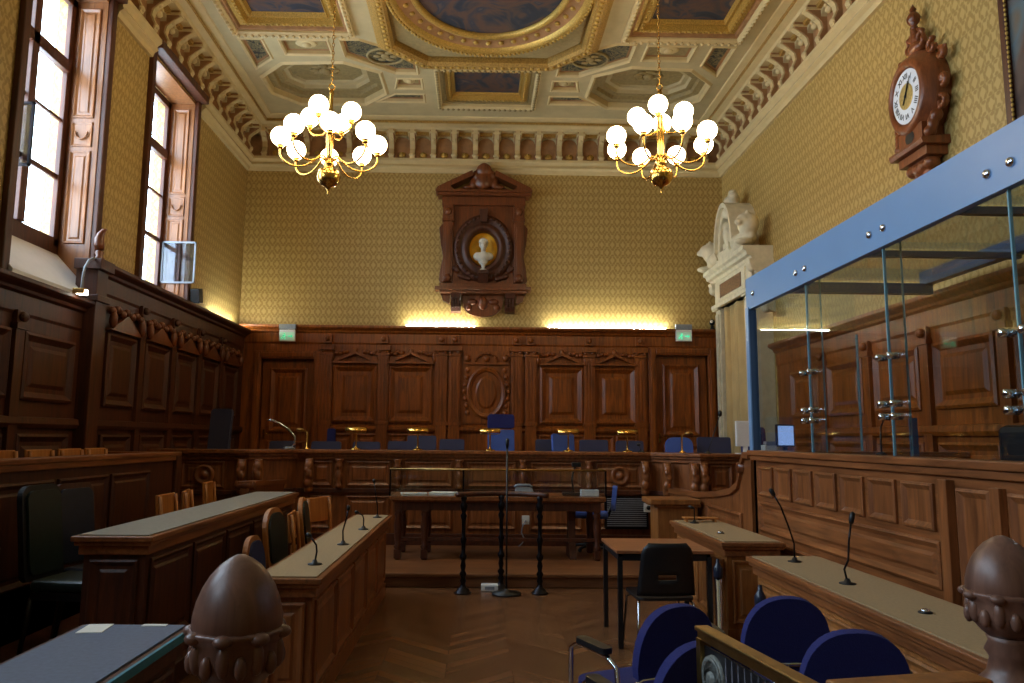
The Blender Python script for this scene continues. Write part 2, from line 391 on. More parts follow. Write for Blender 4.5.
# ------------------------------------------------------------------ cornice (three visible walls)
def cornice(n, F, u0, u1, corbel_at, sk=()):
    r = sroot('trim_%d' % n, tuple(F @ Vector(((u0+u1)/2, 0, 6.6))))
    m = MB(F)
    cuts = [(u0, u1)]
    if n == 2:
        e = [u0]+[v for a, b in sorted(WINS) for v in (a-.1, b+.1)]+[u1]; cuts = list(zip(e[::2], e[1::2]))
    for c0, c1 in cuts: m.sweep([(-.01, 6.6), (.05, 6.6), (.07, 6.66), (.12, 6.69), (.1, 6.74), (.16, 6.79), (.16, 6.84), (-.01, 6.84)], c0, c1)
    m.build('lower_moulding', CREAM_L, r, True)
    MB(F).box(u0, u1, 0, .06, 6.82, 7.36).build('frieze', OCHRE, r, True)
    m = MB(F)
    m.sweep([(0, 7.34), (.32, 7.34), (.34, 7.38), (.44, 7.4), (.44, 7.46), (.56, 7.48), (.60, 7.53), (.60, 7.7), (0, 7.7)], u0, u1)
    m.build('corona', CREAM_L, r, True)
    m = MB(F); m.box(u0, u1, .44, .462, 7.41, 7.45); m.box(u0, u1, .06, .2, 7.28, 7.345)
    m.build('gilt_fillet', GOLD_D, r, True)
    for u in corbel_at:
        m = MB(F)
        S_ = [(.05, 6.82), (.15, 6.84), (.17, 6.9), (.14, 6.96), (.11, 7.03), (.13, 7.12), (.22, 7.2), (.31, 7.26), (.31, 7.34), (.05, 7.34)]
        m.add([(u-.06, d, z) for d, z in S_]+[(u+.06, d, z) for d, z in S_], [(i, (i+1) % 10, (i+1) % 10+10, i+10) for i in range(10)]+[tuple(range(10)), tuple(range(10, 20))])
        m.build('corbel', OCHRE, r, True); m = MB(F)
        fr = S_[1:9]
        for (d0, z0), (d1, z1) in zip(fr[:-1], fr[1:]): m.add([(u+q, d+e, z) for q in (-.045, .045) for d, z, e in ((d0, z0, -.01), (d1, z1, -.01), (d1, z1, .02), (d0, z0, .02))], [(0, 1, 2, 3), (4, 5, 6, 7), (0, 1, 5, 4), (2, 3, 7, 6), (1, 2, 6, 5), (0, 3, 7, 4)])
        m.box(u-.08, u+.08, .05, .34, 7.27, 7.30)
        m.ell((u, .2, 7.2), (.05, .05, .04), 8, 6)
        m.ell((u, .17, 6.9), (.065, .035, .04), 8, 6)
        m.build('corbel_face', CREAM_L, r, True)
    # gilt shells in the bays
    m = MB(F)
    for a, b in zip(corbel_at[:-1], corbel_at[1:]):
        c = (a+b)/2
        if n == 1: m.ell((c, .07, 6.93), (.075, .03, .06), 10, 6); m.ell((c, .09, 6.95), (.03, .03, .03), 8, 5)
        else: m.ell((c, .1, 7.2), (.07, .05, .05), 8, 5); m.ell((c, .14, 7.25), .03, 8, 5)
    m.build('gilt_shells', GOLD if n == 1 else CREAM_L, r, True)
    m = MB(F)   # arch heads between corbels
    for a, b in zip(corbel_at[:-1], corbel_at[1:]):
        a += .06; b -= .06; c = (a+b)/2; w = (b-a)/2
        pts = [(a, 7.34)]+[(c+w*math.cos(PI-PI*k/8), 7.18+.1*math.sin(PI*k/8)) for k in range(9)]+[(b, 7.34)]
        M_ = MB(F); vs = [(p[0], .05, p[1]) for p in pts]+[(p[0], .14, p[1]) for p in pts]; q = len(pts)
        tri = tessellate_polygon([[Vector((p[0], p[1], 0)) for p in pts]])
        m.add(vs, [tuple(t) for t in tri]+[tuple(i+q for i in t) for t in tri]+[(i, (i+1) % q, (i+1) % q+q, i+q) for i in range(q)])
    m.build('arch_heads', CREAM, r, True)
nb = 21
cornice(1, FB, LX, RX, [LX+.35+(RX-LX-.7)*k/nb for k in range(nb+1)])
cy = [13.62-.42*k for k in range(30)]
cornice(2, FL, RY, BY, cy[::-1]); cornice(3, FR, RY, BY, cy[::-1])

# ------------------------------------------------------------------ ceiling with coffers
CX0 = .09
ZC = 7.5
def offset(poly, d):      # inset a convex ccw polygon
    n = len(poly); out = []
    for i in range(n):
        p0, p1, p2 = Vector(poly[i-1]), Vector(poly[i]), Vector(poly[(i+1) % n])
        e1 = (p1-p0).normalized(); e2 = (p2-p1).normalized()
        n1 = Vector((-e1.y, e1.x)); n2 = Vector((-e2.y, e2.x))
        k = (n1+n2); k = k/max(.2, k.length_squared/2)
        out.append(tuple(p1+k*d))
    return out
def ccw(p):
    a = sum(p[i][0]*p[(i+1) % len(p)][1]-p[(i+1) % len(p)][0]*p[i][1] for i in range(len(p)))
    return p if a > 0 else p[::-1]
mir = lambda P: [(2*CX0-x, y) for x, y in P]
P_main = [(-3.68+0, 5.4), (-1.88, 5.4), (-1.88, 10.62), (-3.68, 10.62)]
P_oct = [(-3.68, 11.98), (-3.2, 11.48), (-2.2, 11.42), (-1.62, 11.75), (-1.6, 12.55), (-2.05, 13.02), (-3.25, 13.06), (-3.68, 12.6)]
P_med = [(-3.08, 10.76), (-2.3, 10.76), (-2.3, 11.26), (-3.08, 11.26)]
P_dark = [(-3.68, 10.76), (-3.28, 10.76), (-3.28, 11.38), (-3.68, 11.78)]
P_sq = [(-1.42, 11.95), (-.98, 11.95), (-.98, 12.36), (-1.5, 12.36), ]
P_tri = [(-1.5, 12.52), (-.98, 12.52), (-.98, 12.88), (-1.9, 12.88)]
P_spn = [(-2.16, 10.72), (-1.84, 10.72), (-1.5, 10.92), (-1.02, 11.36), (-1.02, 11.80), (-1.42, 11.80), (-2.16, 11.26)]
P_ctr = [(-.78, 11.5), (.96, 11.5), (.96, 13.02), (-.78, 13.02)]
ov = (.09, 9.35)
P_ctrmain = [(CX0-1.02, 11.4), (CX0-1.6, 10.8), (CX0-1.6, 7.9), (CX0-1.02, 7.3), (CX0+1.02, 7.3), (CX0+1.6, 7.9), (CX0+1.6, 10.8), (CX0+1.02, 11.4)]
P_ctrmain = ccw(P_ctrmain)
holes = [P_main, P_oct, P_med, P_dark, P_sq, P_tri, P_spn]
allh = [ccw(h) for h in holes]+[ccw(mir(h)) for h in holes]+[ccw(P_ctr), P_ctrmain]
outer = [(LX-.1, RY-.1), (RX+.1, RY-.1), (RX+.1, BY+.1), (LX-.1, BY+.1)]
loops = [[Vector((x, y, 0)) for x, y in outer]]+[[Vector((x, y, 0)) for x, y in h[::-1]] for h in allh]
flat = [v for l in loops for v in l]
tri = tessellate_polygon(loops)
m = MB(); m.add([(v.x, v.y, ZC) for v in flat], [tuple(t) for t in tri])
m.box(LX-.3, RX+.3, RY-.3, BY+.3, FLZ, FLZ+.1)
ceil = struct(m.build('ceiling', CREAM))
def coffer(poly, steps, mats, canvas, capmat, name='trim', thing_args=None):
    """steps: list of (inset, z) groups; each group built in its own material"""
    xs = [p[0] for p in poly]; ys_ = [p[1] for p in poly]; c = (sum(xs)/len(xs), sum(ys_)/len(ys_), ZC)
    if thing_args: r = thing('ceiling_painting', thing_args, 'painting', c)
    else: r = ceil
    for grp, mat in zip(steps, mats):
        R = [[(x, y, z) for x, y in offset(poly, i)] for i, z in grp]
        MB().rings(R, False).build('coffer_frame' if not thing_args else 'gilt_frame', mat, r, True)
    i, z = steps[-1][-1]
    MB().add([(x, y, z) for x, y in offset(poly, i)], [tuple(range(len(poly)))]).build(canvas, capmat, r, True)
    return r
def bead(poly, inset, z, step, rad, mat, par, nm='bead_row'):
    P = offset(poly, inset); m = MB()
    for i in range(len(P)):
        a, b = Vector(P[i]), Vector(P[(i+1) % len(P)]); L = (b-a).length; k = max(1, int(L/step))
        for j in range(k):
            p = a+(b-a)*(j+.5)/k
            if p.y < 7.5: continue
            m.ell((p.x, p.y, z), (rad, rad, rad*.8), 6, 4)
    return m.build(nm, mat, par, True)
for sd, P in ((0, ccw(P_main)), (1, ccw(mir(P_main)))):
    lab = ['dark painting in a gilt ceiling coffer near the left wall', 'dark painting in a gilt ceiling coffer near the right wall'][sd]
    r = coffer(P, [[(0, 7.5), (0, 7.45), (.05, 7.43), (.09, 7.47), (.09, 7.5)], [(.09, 7.5), (.13, 7.5), (.15, 7.54)], [(.15, 7.54), (.2, 7.54), (.22, 7.5), (.27, 7.5), (.3, 7.58), (.34, 7.58), (.35, 7.56), (.38, 7.62)]],
               [CREAM_L, OCHRE, GOLD], 'canvas', PAINT_C, thing_args=lab)
    bead(P, .045, 7.425, .1, .03, CREAM_L, r); bead(P, .245, 7.5, .085, .024, GOLD, r)
r = coffer(ccw(P_ctr), [[(0, 7.5), (0, 7.45), (.05, 7.43), (.08, 7.47), (.08, 7.52)], [(.08, 7.52), (.13, 7.52), (.13, 7.56), (.16, 7.56)], [(.16, 7.56), (.2, 7.52), (.25, 7.52), (.27, 7.6), (.31, 7.6), (.32, 7.63)]],
           [CREAM_L, OLIVE, GOLD], 'canvas', PAINT_C, thing_args='small rectangular painting in the gilt ceiling coffer nearest the back wall')
bead(ccw(P_ctr), .04, 7.425, .09, .026, OLIVE, r); bead(ccw(P_ctr), .225, 7.52, .075, .022, GOLD, r)
for P in (P_oct, mir(P_oct)):
    P = ccw(P)
    coffer(P, [[(0, 7.5), (.04, 7.47), (.08, 7.5), (.08, 7.6)], [(.08, 7.6), (.2, 7.6), (.22, 7.66), (.32, 7.66)], [(.32, 7.66), (.34, 7.72), (.42, 7.72), (.44, 7.76)]], [CREAM_L, OLIVE, CREAM], 'coffer_field', OLIVE)
    c = (sum(p[0] for p in P)/8, sum(p[1] for p in P)/8)
    m = MB(); m.ell((c[0], c[1], 7.74), (.1, .1, .06), 10, 6)
    for k in range(8):
        a = k*PI/4; m.ell((c[0]+.17*math.cos(a), c[1]+.15*math.sin(a), 7.75), (.09, .05, .03), 8, 5, None)
    m.build('rosette', OLIVE, ceil, True)
for P in (P_med, mir(P_med), P_sq, mir(P_sq)):
    P = ccw(P)
    coffer(P, [[(0, 7.5), (.02, 7.48), (.05, 7.5), (.05, 7.56)], [(.05, 7.56), (.09, 7.56)]], [CREAM_L, OCHRE], 'coffer_field', OLIVE)
    c = (sum(p[0] for p in P)/4, sum(p[1] for p in P)/4); w = max(p[0] for p in P)-min(p[0] for p in P)
    m = MB(); m.ell((c[0], c[1], 7.56), (w*.22, .12, .025), 14, 6); m.ell((c[0], c[1], 7.54), (w*.1, .07, .03), 10, 6)
    m.build('medallion', CREAM_L, ceil, True)
for P in (P_dark, mir(P_dark), P_tri, mir(P_tri)):
    P = ccw(P); coffer(P, [[(0, 7.5), (.02, 7.48), (.05, 7.5), (.05, 7.55)], [(.05, 7.55), (.1, 7.55)]], [CREAM_L, OCHRE], 'coffer_field', PAINT_A)
for P, s_ in ((P_spn, 1), (mir(P_spn), -1)):
    P = ccw(P)
    coffer(P, [[(0, 7.5), (.02, 7.47), (.05, 7.5), (.05, 7.55)], [(.05, 7.55), (.09, 7.55)]], [CREAM_L, OCHRE], 'coffer_field', PAINT_A)
    cx = -1.52 if s_ == 1 else 2*CX0+1.52; m = MB()
    m.tube([(cx+.28*math.cos(a), 11.3+.24*math.sin(a), 7.53) for a in CH]+[(cx+.28, 11.3, 7.53)], .022, 6)
    for k in range(6): a = k*PI/3; m.ell((cx+.13*math.cos(a), 11.3+.12*math.sin(a), 7.53), (.07, .04, .02), 8, 5)
    m.ell((cx, 11.3, 7.53), (.08, .08, .03), 8, 5)
    m.build('arabesque_medallion', OLIVE, ceil, True)
# central gilt octagon and oval painting
r = thing('ceiling_painting', 'large oval painting in a deep gilt frame at the middle of the ceiling', 'painting', (ov[0], ov[1], ZC))
P = P_ctrmain
MB().rings([[(x, y, z) for x, y in offset(P, i)] for i, z in [(-.06, 7.5), (-.06, 7.42), (0, 7.38), (.05, 7.36), (.16, 7.36), (.2, 7.4), (.2, 7.5), (.24, 7.52)]], False).build('gilt_octagon_frame', GOLD_D, r, True)
m = MB(); Q = offset(P, .105)
for i in range(8):
    a, b = Vector(Q[i]), Vector(Q[(i+1) % 8]); L = (b-a).length; k = int(L/.11)
    for j in range(k):
        p = a+(b-a)*(j+.5)/k
        if p.y > 8.8: m.ell((p.x, p.y, 7.355), (.035, .035, .02), 8, 4)
m.build('guilloche', GOLD, r, True)
N = 64
def ring(rx, ry, z): return [(ov[0]+rx*math.cos(2*PI*k/N), ov[1]+ry*math.sin(2*PI*k/N), z) for k in range(N)]
A, B_ = 1.42, 1.62
prof = [(0, 7.45), (0, 7.4), (.05, 7.37), (.1, 7.4), (.13, 7.45)]
MB().rings([ring(A-i, B_-i, z) for i, z in prof], False, True).build('outer_gilt_ring', GOLD, r, True)
MB().rings([ring(A-i, B_-i, z) for i, z in [(.13, 7.45), (.18, 7.47), (.26, 7.51), (.3, 7.51)]], False, True).build('red_gilt_cove', OCHRE, r, True)
MB().rings([ring(A-i, B_-i, z) for i, z in [(.3, 7.51), (.32, 7.47), (.36, 7.47), (.39, 7.5), (.39, 7.54)]], False, True).build('inner_gilt_ring', GOLD, r, True)
MB().add(ring(A-.39, B_-.39, 7.54), [tuple(range(N))]).build('canvas', PAINT_C, r, True)
m = MB(); pp = [Vector((x, y, 0)) for x, y in offset(P, .24)]; oo = [Vector(p) for p in ring(A, B_, 0)]
tr_ = tessellate_polygon([pp, oo[::-1]]); fl = pp+oo[::-1]
m.add([(v.x, v.y, 7.47) for v in fl], [tuple(t) for t in tr_]); m.build('spandrel', OLIVE, r, True)
m = MB()
for k in range(N*2):
    a = PI*k/N
    if math.sin(a) > -.2: m.ell((ov[0]+(A-.05)*math.cos(a), ov[1]+(B_-.05)*math.sin(a), 7.365), (.024, .024, .02), 6, 4)
for k in range(40):
    a = 2*PI*k/40
    if math.sin(a) > -.2: m.ell((ov[0]+(A-.21)*math.cos(a), ov[1]+(B_-.21)*math.sin(a), 7.48), (.045, .045, .03), 6, 4)
m.build('gilt_leaves', GOLD, r, True)

# ------------------------------------------------------------------ raised floors
PZ, JZ = .15, .62
struct(MB().box(-3.0, 2.6, 8.46, 10.75, 0, PZ-.04).box(-3.0, 2.6, 8.43, 10.75, PZ-.04, PZ).build('trim_4', wood('platform_oak', S(96, 58, 32), S(150, 98, 58), .4, (1.2, 14, 14)), bevel=.01))
struct(MB().box(LX, RX, 10.8, BY, 0, JZ).box(LX, -2.95, 10.25, 10.8, 0, JZ).box(2.95, RX, 10.2, 10.8, 0, JZ).build('trim_5', W_DARK_SHADED))
struct(MB().box(LX, -3.3, 1.0, 10.0, 0, .55).build('trim_6', W_DARK_SHADED))      # jury stand
struct(MB().box(2.8, RX, .5, 9.9, 0, .5).build('trim_7', W_DARK_SHADED))          # dock floor

# ------------------------------------------------------------------ back wainscot
bw = sroot('trim_8', (0, BY, 0))
def bb(nm, mat, fn, par=bw, F=FB, **k): m = MB(F); fn(m); return m.build(nm, mat, par, True, **k)
TZ = 3.62
bb('backing', W_PANEL, lambda m: (m.box(LX, -3.95, .0, .12, 0, TZ), m.box(-3.0, 3.25, 0, .12, 0, TZ), m.box(4.21, RX, 0, .12, 0, TZ), m.box(-3.95, -3.0, 0, .12, 3.0, TZ), m.box(3.25, 4.21, 0, .12, 3.14, TZ)))
def cap_prof(z, d=.12, k=1.0):
    return [(0, z-.34*k), (d, z-.34*k), (d+.015, z-.31*k), (d+.015, z-.14*k), (d+.05, z-.12*k), (d+.06, z-.09*k), (d+.11, z-.06*k), (d+.13, z-.04*k), (d+.13, z), (0, z)]
bb('cornice', W_PANEL, lambda m: m.sweep(cap_prof(TZ), LX, RX), bevel=.004)
bb('dado_rail', W_PANEL, lambda m: (m.sweep([(.1, 1.70), (.16, 1.70), (.19, 1.74), (.19, 1.78), (.14, 1.82), (.1, 1.82)], -2.88, 3.1),))
for c in (-2.25, -1.24, 1.52, 2.49):
    bb('panel', W_PANEL, lambda m: (m.panel(c-.40, c+.40, 1.86, 2.9, .12, 1.5), m.box(c-.40, c+.40, .12, .17, 2.9, 2.93)), bevel=.003)
    def ped(m):
        m.add([(c-.44, .12, 2.93), (c+.44, .12, 2.93), (c, .12, 3.16), (c-.44, .25, 2.93), (c+.44, .25, 2.93), (c, .25, 3.16), (c-.3, .25, 2.965), (c+.3, .25, 2.965), (c, .25, 3.1), (c-.3, .15, 2.965), (c+.3, .15, 2.965), (c, .15, 3.09)],
              [(3, 4, 7, 6), (4, 5, 8, 7), (5, 3, 6, 8), (6, 7, 10, 9), (7, 8, 11, 10), (8, 6, 9, 11), (9, 10, 11), (0, 1, 4, 3), (1, 2, 5, 4), (2, 0, 3, 5)])
        m.ell((c, .17, 3.17), (.05, .04, .06), 8, 6)
        for s_ in (-1, 1):
            for k in range(5): m.ell((c+s_*(.16+.065*k), .15, 3.14-.012*k+.015*(k % 2)), (.045, .035, .04), 8, 5)
            m.ell((c+s_*.43, .17, 3.02), (.04, .04, .08), 8, 5)
    bb('pediment', W_PANEL, ped)
    bb('dado_panel', W_PANEL, lambda m: (m.panel(c-.42, c-.02, JZ+.15, 1.66, .12, .8), m.panel(c+.02, c+.42, JZ+.15, 1.66, .12, .8)))
def pil(c, w=.10):
    def f(m):
        m.box(c-w, c+w, .12, .22, JZ, 1.85); m.box(c-w, c+w, .12, .20, 1.85, 3.18)
        for k in (-1, 0, 1): m.box(c+k*w*.55-w*.17, c+k*w*.55+w*.17, .20, .214, 1.92, 3.02)
        m.box(c-w-.02, c+w+.02, .12, .235, 1.82, 1.88)
        m.box(c-w-.015, c+w+.015, .12, .225, 3.08, 3.12); m.box(c-w-.03, c+w+.03, .12, .25, 3.17, 3.26)
        m.box(c-w*.8, c+w*.8, .12, .21, 3.30, 3.46); m.ell((c, .225, 3.38), (.05, .04, .055), 8, 6)
        for k in (-1, 1): m.ell((c+k*w*.7, .215, 3.145), (.035, .03, .03), 8, 5)
    bb('pilaster', W_PANEL, f, bevel=.003)
for c in (-2.76, -1.74, -.68, -.44, .69, .95, 2.02, 2.96): pil(c)
def cart(m):
    m.box(-.28, .56, .12, .15, 1.86, 3.18)
    oc = (.14, 2.42)
    R = [[(oc[0]+a*math.cos(t), d, oc[1]+b*math.sin(t)) for t in CH] for a, b, d in [(.36, .47, .15), (.36, .47, .19), (.33, .44, .21), (.28, .39, .19), (.27, .38, .155), (.2, .3, .155), (.16, .26, .18)]]
    m.rings(R, True)
    m.box(-.26, .54, .14, .2, 2.93, 2.97)
    for k in range(8):
        t0, t1 = PI*k/8, PI*(k+1)/8
        m.tube([(oc[0]+.2*math.cos(t0), .17, 2.97+.17*math.sin(t0)), (oc[0]+.2*math.cos(t1), .17, 2.97+.17*math.sin(t1))], .02, 6)
    m.ell((oc[0], .17, 3.04), (.06, .04, .07), 8, 6)
    for s_ in (-1, 1):
        for k in range(7): m.ell((oc[0]+s_*(.40-.02*abs(3-k)), .16, 2.05+.13*k), (.045, .03, .05), 8, 5)
        m.ell((oc[0]+s_*.35, .17, 3.05), (.06, .04, .07), 8, 5)
bb('cartouche_panel', W_PANEL, cart)
# doors in the back wall
def door(n, x0, x1, z0, top, label):
    r = sroot('door_%d' % n, ((x0+x1)/2, BY-.1, z0))
    def fr(m):
        for a, b in ((x0-.14, x0), (x1, x1+.14)): m.box(a, b, .0, .2, z0, top+.14); m.box(a+.03, b-.03, .2, .23, z0, top+.11)
        m.box(x0, x1, 0, .2, top, top+.14); m.box(x0, x1, .2, .23, top+.03, top+.11)
    MB_ = MB(FB); fr(MB_); MB_.build('door_frame', W_PANEL, r, True, bevel=.008)
    m = MB(FB); m.box(x0, x1, .0, .05, z0, top)
    m.panel(x0+.14, x1-.14, z0+1.05, top-.16, .05, 1.2); m.panel(x0+.14, x1-.14, z0+.12, z0+.9, .05, 1.2)
    d = m.build('door_leaf', W_PANEL, r, True)
    m = MB(FB); m.box(x0+.05, x0+.09, .05, .065, z0+.92, z0+1.1); m.tube([(x0+.07, .05, z0+1.02), (x0+.07, .11, z0+1.02), (x0+.17, .11, z0+1.02)], .009)
    m.build('door_handle', BRASS, d, True)
door(1, -3.95, -3.0, JZ, 3.0, ''); door(2, 3.25, 4.21, JZ, 3.14, '')
# fluorescent tubes hidden on the wainscot
def strip(nm_label, a, b, F, z):
    m = MB(F); m.box(a, b, .07, .13, z, z+.006); p, q = F @ Vector((a, .07, z)), 0
    r = thing('strip_light', nm_label, 'light', tuple(F @ Vector(((a+b)/2, .07, z))), group='strip lights on the panelling')
    m.build('batten', WHITE, r, True)
    MB(F).tube([(a+.03, .10, z+.019), (b-.03, .10, z+.019)], .013).build('tube', TUBE, r, True)
strip('strip light on the back panelling left of centre, glowing on the wallpaper below the bust', -1.38, -.05, FB, TZ)
strip('strip light on the back panelling right of the carved bust frame', 1.25, 3.5, FB, TZ)
strip('strip light on the left wall panelling near the back corner', 12.3, 13.7, FL, 3.52)
# exit signs
def exit_sign(x, z, label):
    r = thing('exit_sign', label, 'sign', (x, BY-.26, z)); m = MB(); m.box(-.14, .14, -.03, .03, -.02, .02)
    m.box(-.145, .145, -.02, .02, -.19, -.005).build('housing', WHITE, r)
    MB().box(-.15, .15, -.03, .03, .03, .12).box(-.02, .02, -.02, .02, -.01, .03).build('lamp_housing', GREYP, r)
    MB().box(-.13, .13, -.026, -.02, -.175, -.025).build('sign_face', SIGNW, r)
    m = MB()   # running figure and arrow
    m.ell((-.045, -.03, -.055), (.012, .004, .012), 8, 6)
    for p, q in (((-.045, -.07), (-.055, -.11)), ((-.055, -.11), (-.035, -.135)), ((-.035, -.135), (-.045, -.16)), ((-.055, -.11), (-.085, -.125)), ((-.085, -.125), (-.1, -.15)), ((-.045, -.075), (-.02, -.095)), ((-.045, -.075), (-.08, -.09))):
        m.tube([(p[0], -.03, p[1]), (q[0], -.03, q[1])], .008, 6)
    m.box(.02, .07, -.032, -.027, -.112, -.09); m.prism([(.07, -.13), (.105, -.1), (.07, -.07)], -.032, -.027, 'y')
    m.build('pictogram', SIGN, r); return r
exit_sign(-3.48, 3.5, 'small green exit sign above the left back door')
exit_sign(3.75, 3.58, 'small green exit sign above the right back door')

# ------------------------------------------------------------------ side wainscots
def side_wain(n, F, y0, y1, top, face, spans, mat=W_PANEL, rich=True, baz=.55):
    r = sroot('trim_%d' % n, tuple(F @ Vector((y1, 0, 0))))
    m = MB(F); m.box(y0, y1, 0, face, 0, top); m.build('backing', mat, r, True)
    m = MB(F); m.sweep(cap_prof(top, face), y0, y1); m.build('cornice', mat, r, True, bevel=.004)
    m = MB(F); m.sweep([(0, 1.66), (face+.04, 1.66), (face+.06, 1.7), (face+.05, 1.76), (0, 1.78)], y0, y1); m.build('dado_rail', mat, r, True)
    for a, b in spans:
        m = MB(F); m.panel(a, b, 1.92, top-.75 if rich else top-.48, face, 1.1); m.build('panel', mat, r, True)
        m = MB(F); m.panel(a, b, baz+.15, 1.6, face, 1.0); m.build('dado_panel', mat, r, True)
        if rich:
            c = (a+b)/2; m = MB(F)
            m.add([(a-.04, face, top-.72), (b+.04, face, top-.72), (c, face, top-.5), (a-.04, face+.08, top-.72), (b+.04, face+.08, top-.72), (c, face+.08, top-.5)], [(0, 1, 4, 3), (1, 2, 5, 4), (2, 0, 3, 5), (3, 4, 5)])
            for k in range(7): m.ell((a+(b-a)*k/6, face+.06, top-.5+.03*(k % 2)), (.06, .05, .05), 8, 5)
            for q in (a, b): m.ell((q, face+.08, top-.6), (.05, .05, .11), 8, 5)
            m.build('pediment', W_CARVE, r, True)
    ps = [(s1[1]+s2[0])/2 for s1, s2 in zip(spans[:-1], spans[1:])]
    for c in ps:
        m = MB(F); m.box(c-.07, c+.07, face, face+.05, baz, top-.3); m.box(c-.09, c+.09, face, face+.07, top-.48, top-.42); m.ell((c, face+.07, top-.36), (.06, .04, .05), 8, 5)
        m.build('pilaster', mat, r, True, bevel=.003)
    return r
side_wain(9, FL, 8.5, BY-.13, 3.52, .14, [(8.75, 9.5), (9.75, 10.5), (10.75, 11.5), (11.75, 12.5), (12.75, 13.5)], W_DARK_SHADED)  # left runs take the darker oak, shade of the window wall as colour
nw = side_wain(10, FL, RY, 8.3, 3.05, .10, [(-.6+1.12*k, .3+1.12*k) for k in range(8)], W_DARK_SHADED, rich=False)
side_wain(11, FR, RY, 11.4, 3.05, .10, [(-.4+1.15*k, .5+1.15*k) for k in range(10)], rich=False)
# end pier of the high panelling with carved finial
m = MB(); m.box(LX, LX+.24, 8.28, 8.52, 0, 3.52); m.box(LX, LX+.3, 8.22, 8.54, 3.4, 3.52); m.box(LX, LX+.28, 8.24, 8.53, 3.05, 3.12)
pier = struct(m.build('trim_12', W_DARK_SHADED, bevel=.008))  # same darkened oak as the shaded left panelling
r = thing('carved_finial', 'curled carved wooden finial on the end of the high left panelling', 'finial', (-4.24, 8.36, 3.52))
m = MB(); m.lathe([(.055, 0), (.06, .02), (.035, .05), (.05, .09), (.03, .12)], (0, 0, 0), 14)
m.build('base', W_CARVE, r)
m = MB(); m.tube([(0, 0, .12), (-.01, 0, .18), (-.015, 0, .24), (.0, 0, .3), (.03, 0, .345), (.06, 0, .36)], [.045, .055, .052, .04, .026, .01], 12)
for k, (x, z) in enumerate(((-.01, .16), (-.013, .2), (-.012, .24), (-.002, .28), (.012, .315))): m.lathe([(.048-.005*k, 0), (.058-.006*k, .008), (.048-.005*k, .018)], (x, 0, z), 12)
m.build('curl', W_CARVE, r)
# clip-on spot lamp
r = thing('picture_lamp', 'small spotlight with a flexible hose on the low left panelling', 'lamp', (-4.16, 7.9, 3.05))
m = MB(); m.tube([(-.03, .02, -.0), (-.03, .05, .10), (-.04, .07, .2), (-.05, .12, .32), (-.05, .2, .42), (-.06, .3, .46), (-.06, .36, .47)], .014, 8); m.build('flexible_hose', GREYP, r)
m = MB(); m.box(-.06, .06, -.08, .02, .0, .06); m.build('lamp_head', BRASS_D, r, bevel=.01)
MB().box(-.02, .062, -.07, .01, -.004, .01).box(.06, .066, -.06, .0, .01, .045).build('lens', SPOT, r)
# loudspeaker and guard
r = thing('loudspeaker', 'small black loudspeaker tilted above the left panelling beside the second window', 'speaker', (-4.3, 11.5, 3.52), 0)
Mt = Matrix.Rotation(.25, 4, 'X')
m = MB(); m.box(-.07, .07, -.08, .08, .08, .3, Mt); m.build('cabinet', BLACK, r, bevel=.01)
MB().tube([(-.06, 0, 0), (-.06, 0, .12)], .012).build('bracket', GREYP, r)
r = thing('security_camera', 'small black and white camera on top of the back panelling at right', 'camera', (4.32, BY-.14, TZ))
MB().lathe([(.05, 0), (.05, .02), (.03, .05), (.03, .08)], (0, 0, 0), 12).build('mount', BLACK, r)
MB().ell((-.01, -.02, .14), (.05, .06, .06), 12, 8).build('camera_head', BLACK, r)
MB().ell((-.03, -.06, .15), (.03, .03, .03), 10, 6).build('lens_ring', WHITE, r)

# ------------------------------------------------------------------ carved wall frame with the bust
r = thing('wall_shrine', 'carved wooden wall frame with pediment and oval niche high on the back wall', 'wall frame', (.06, BY, 3.9))
def rb(nm, mat, fn, par=None, **k): m = MB(FB @ Matrix.Translation((.06, 0, 0))); fn(m); return m.build(nm, mat, par or r, True, **k)
def body(m):
    # board with an elliptical opening, in front of the niche
    out = [(-.72, 4.35), (.72, 4.35), (.72, 4.95), (.72, 5.6), (.72, 6.1), (-.72, 6.1), (-.72, 5.6), (-.72, 4.95)]
    inn = [(.2+0*a, 0) for a in ()]
    N_ = 32; el = [(.29*math.cos(2*PI*k/N_), 5.1+.36*math.sin(2*PI*k/N_)) for k in range(N_)]
    tr_ = tessellate_polygon([[Vector((a, b, 0)) for a, b in out], [Vector((a, b, 0)) for a, b in el[::-1]]])
    fl = out+el[::-1]; m.add([(a, .16, b) for a, b in fl], [tuple(t) for t in tr_])
    m.box(-.72, -.7, .0, .16, 4.35, 6.1); m.box(.7, .72, 0, .16, 4.35, 6.1); m.box(-.72, .72, 0, .16, 6.08, 6.1); m.box(-.72, .72, 0, .16, 4.35, 4.37)
rb('back_board', W_CARVE, body)
def ovf(m):
    R = [[(a*math.cos(2*PI*k/40), d, 5.1+b*math.sin(2*PI*k/40)) for k in range(40)] for a, b, d in [(.56, .64, .16), (.56, .64, .2), (.52, .6, .24), (.46, .54, .24), (.43, .5, .2), (.40, .47, .2), (.36, .43, .25), (.31, .38, .25), (.27, .33, .18), (.26, .32, .1)]]
    m.rings(R, False, True)
    for k in range(36):
        a = 2*PI*k/36; m.ell((.49*math.cos(a), .245, 5.1+.57*math.sin(a)), (.032, .022, .032), 6, 4)
    m.prism([(-.06, 5.58), (.06, 5.58), (.08, 5.82), (-.08, 5.82)], .2, .32, 'y')
rb('oval_frame', W_DARK_SHADED, ovf)
def ni(m): m.rings([[(a*math.cos(2*PI*k/32), d, 5.1+b*math.sin(2*PI*k/32)) for k in range(32)] for a, b, d in [(.27, .34, .16), (.26, .33, .08), (.2, .26, .03)]], True, True)
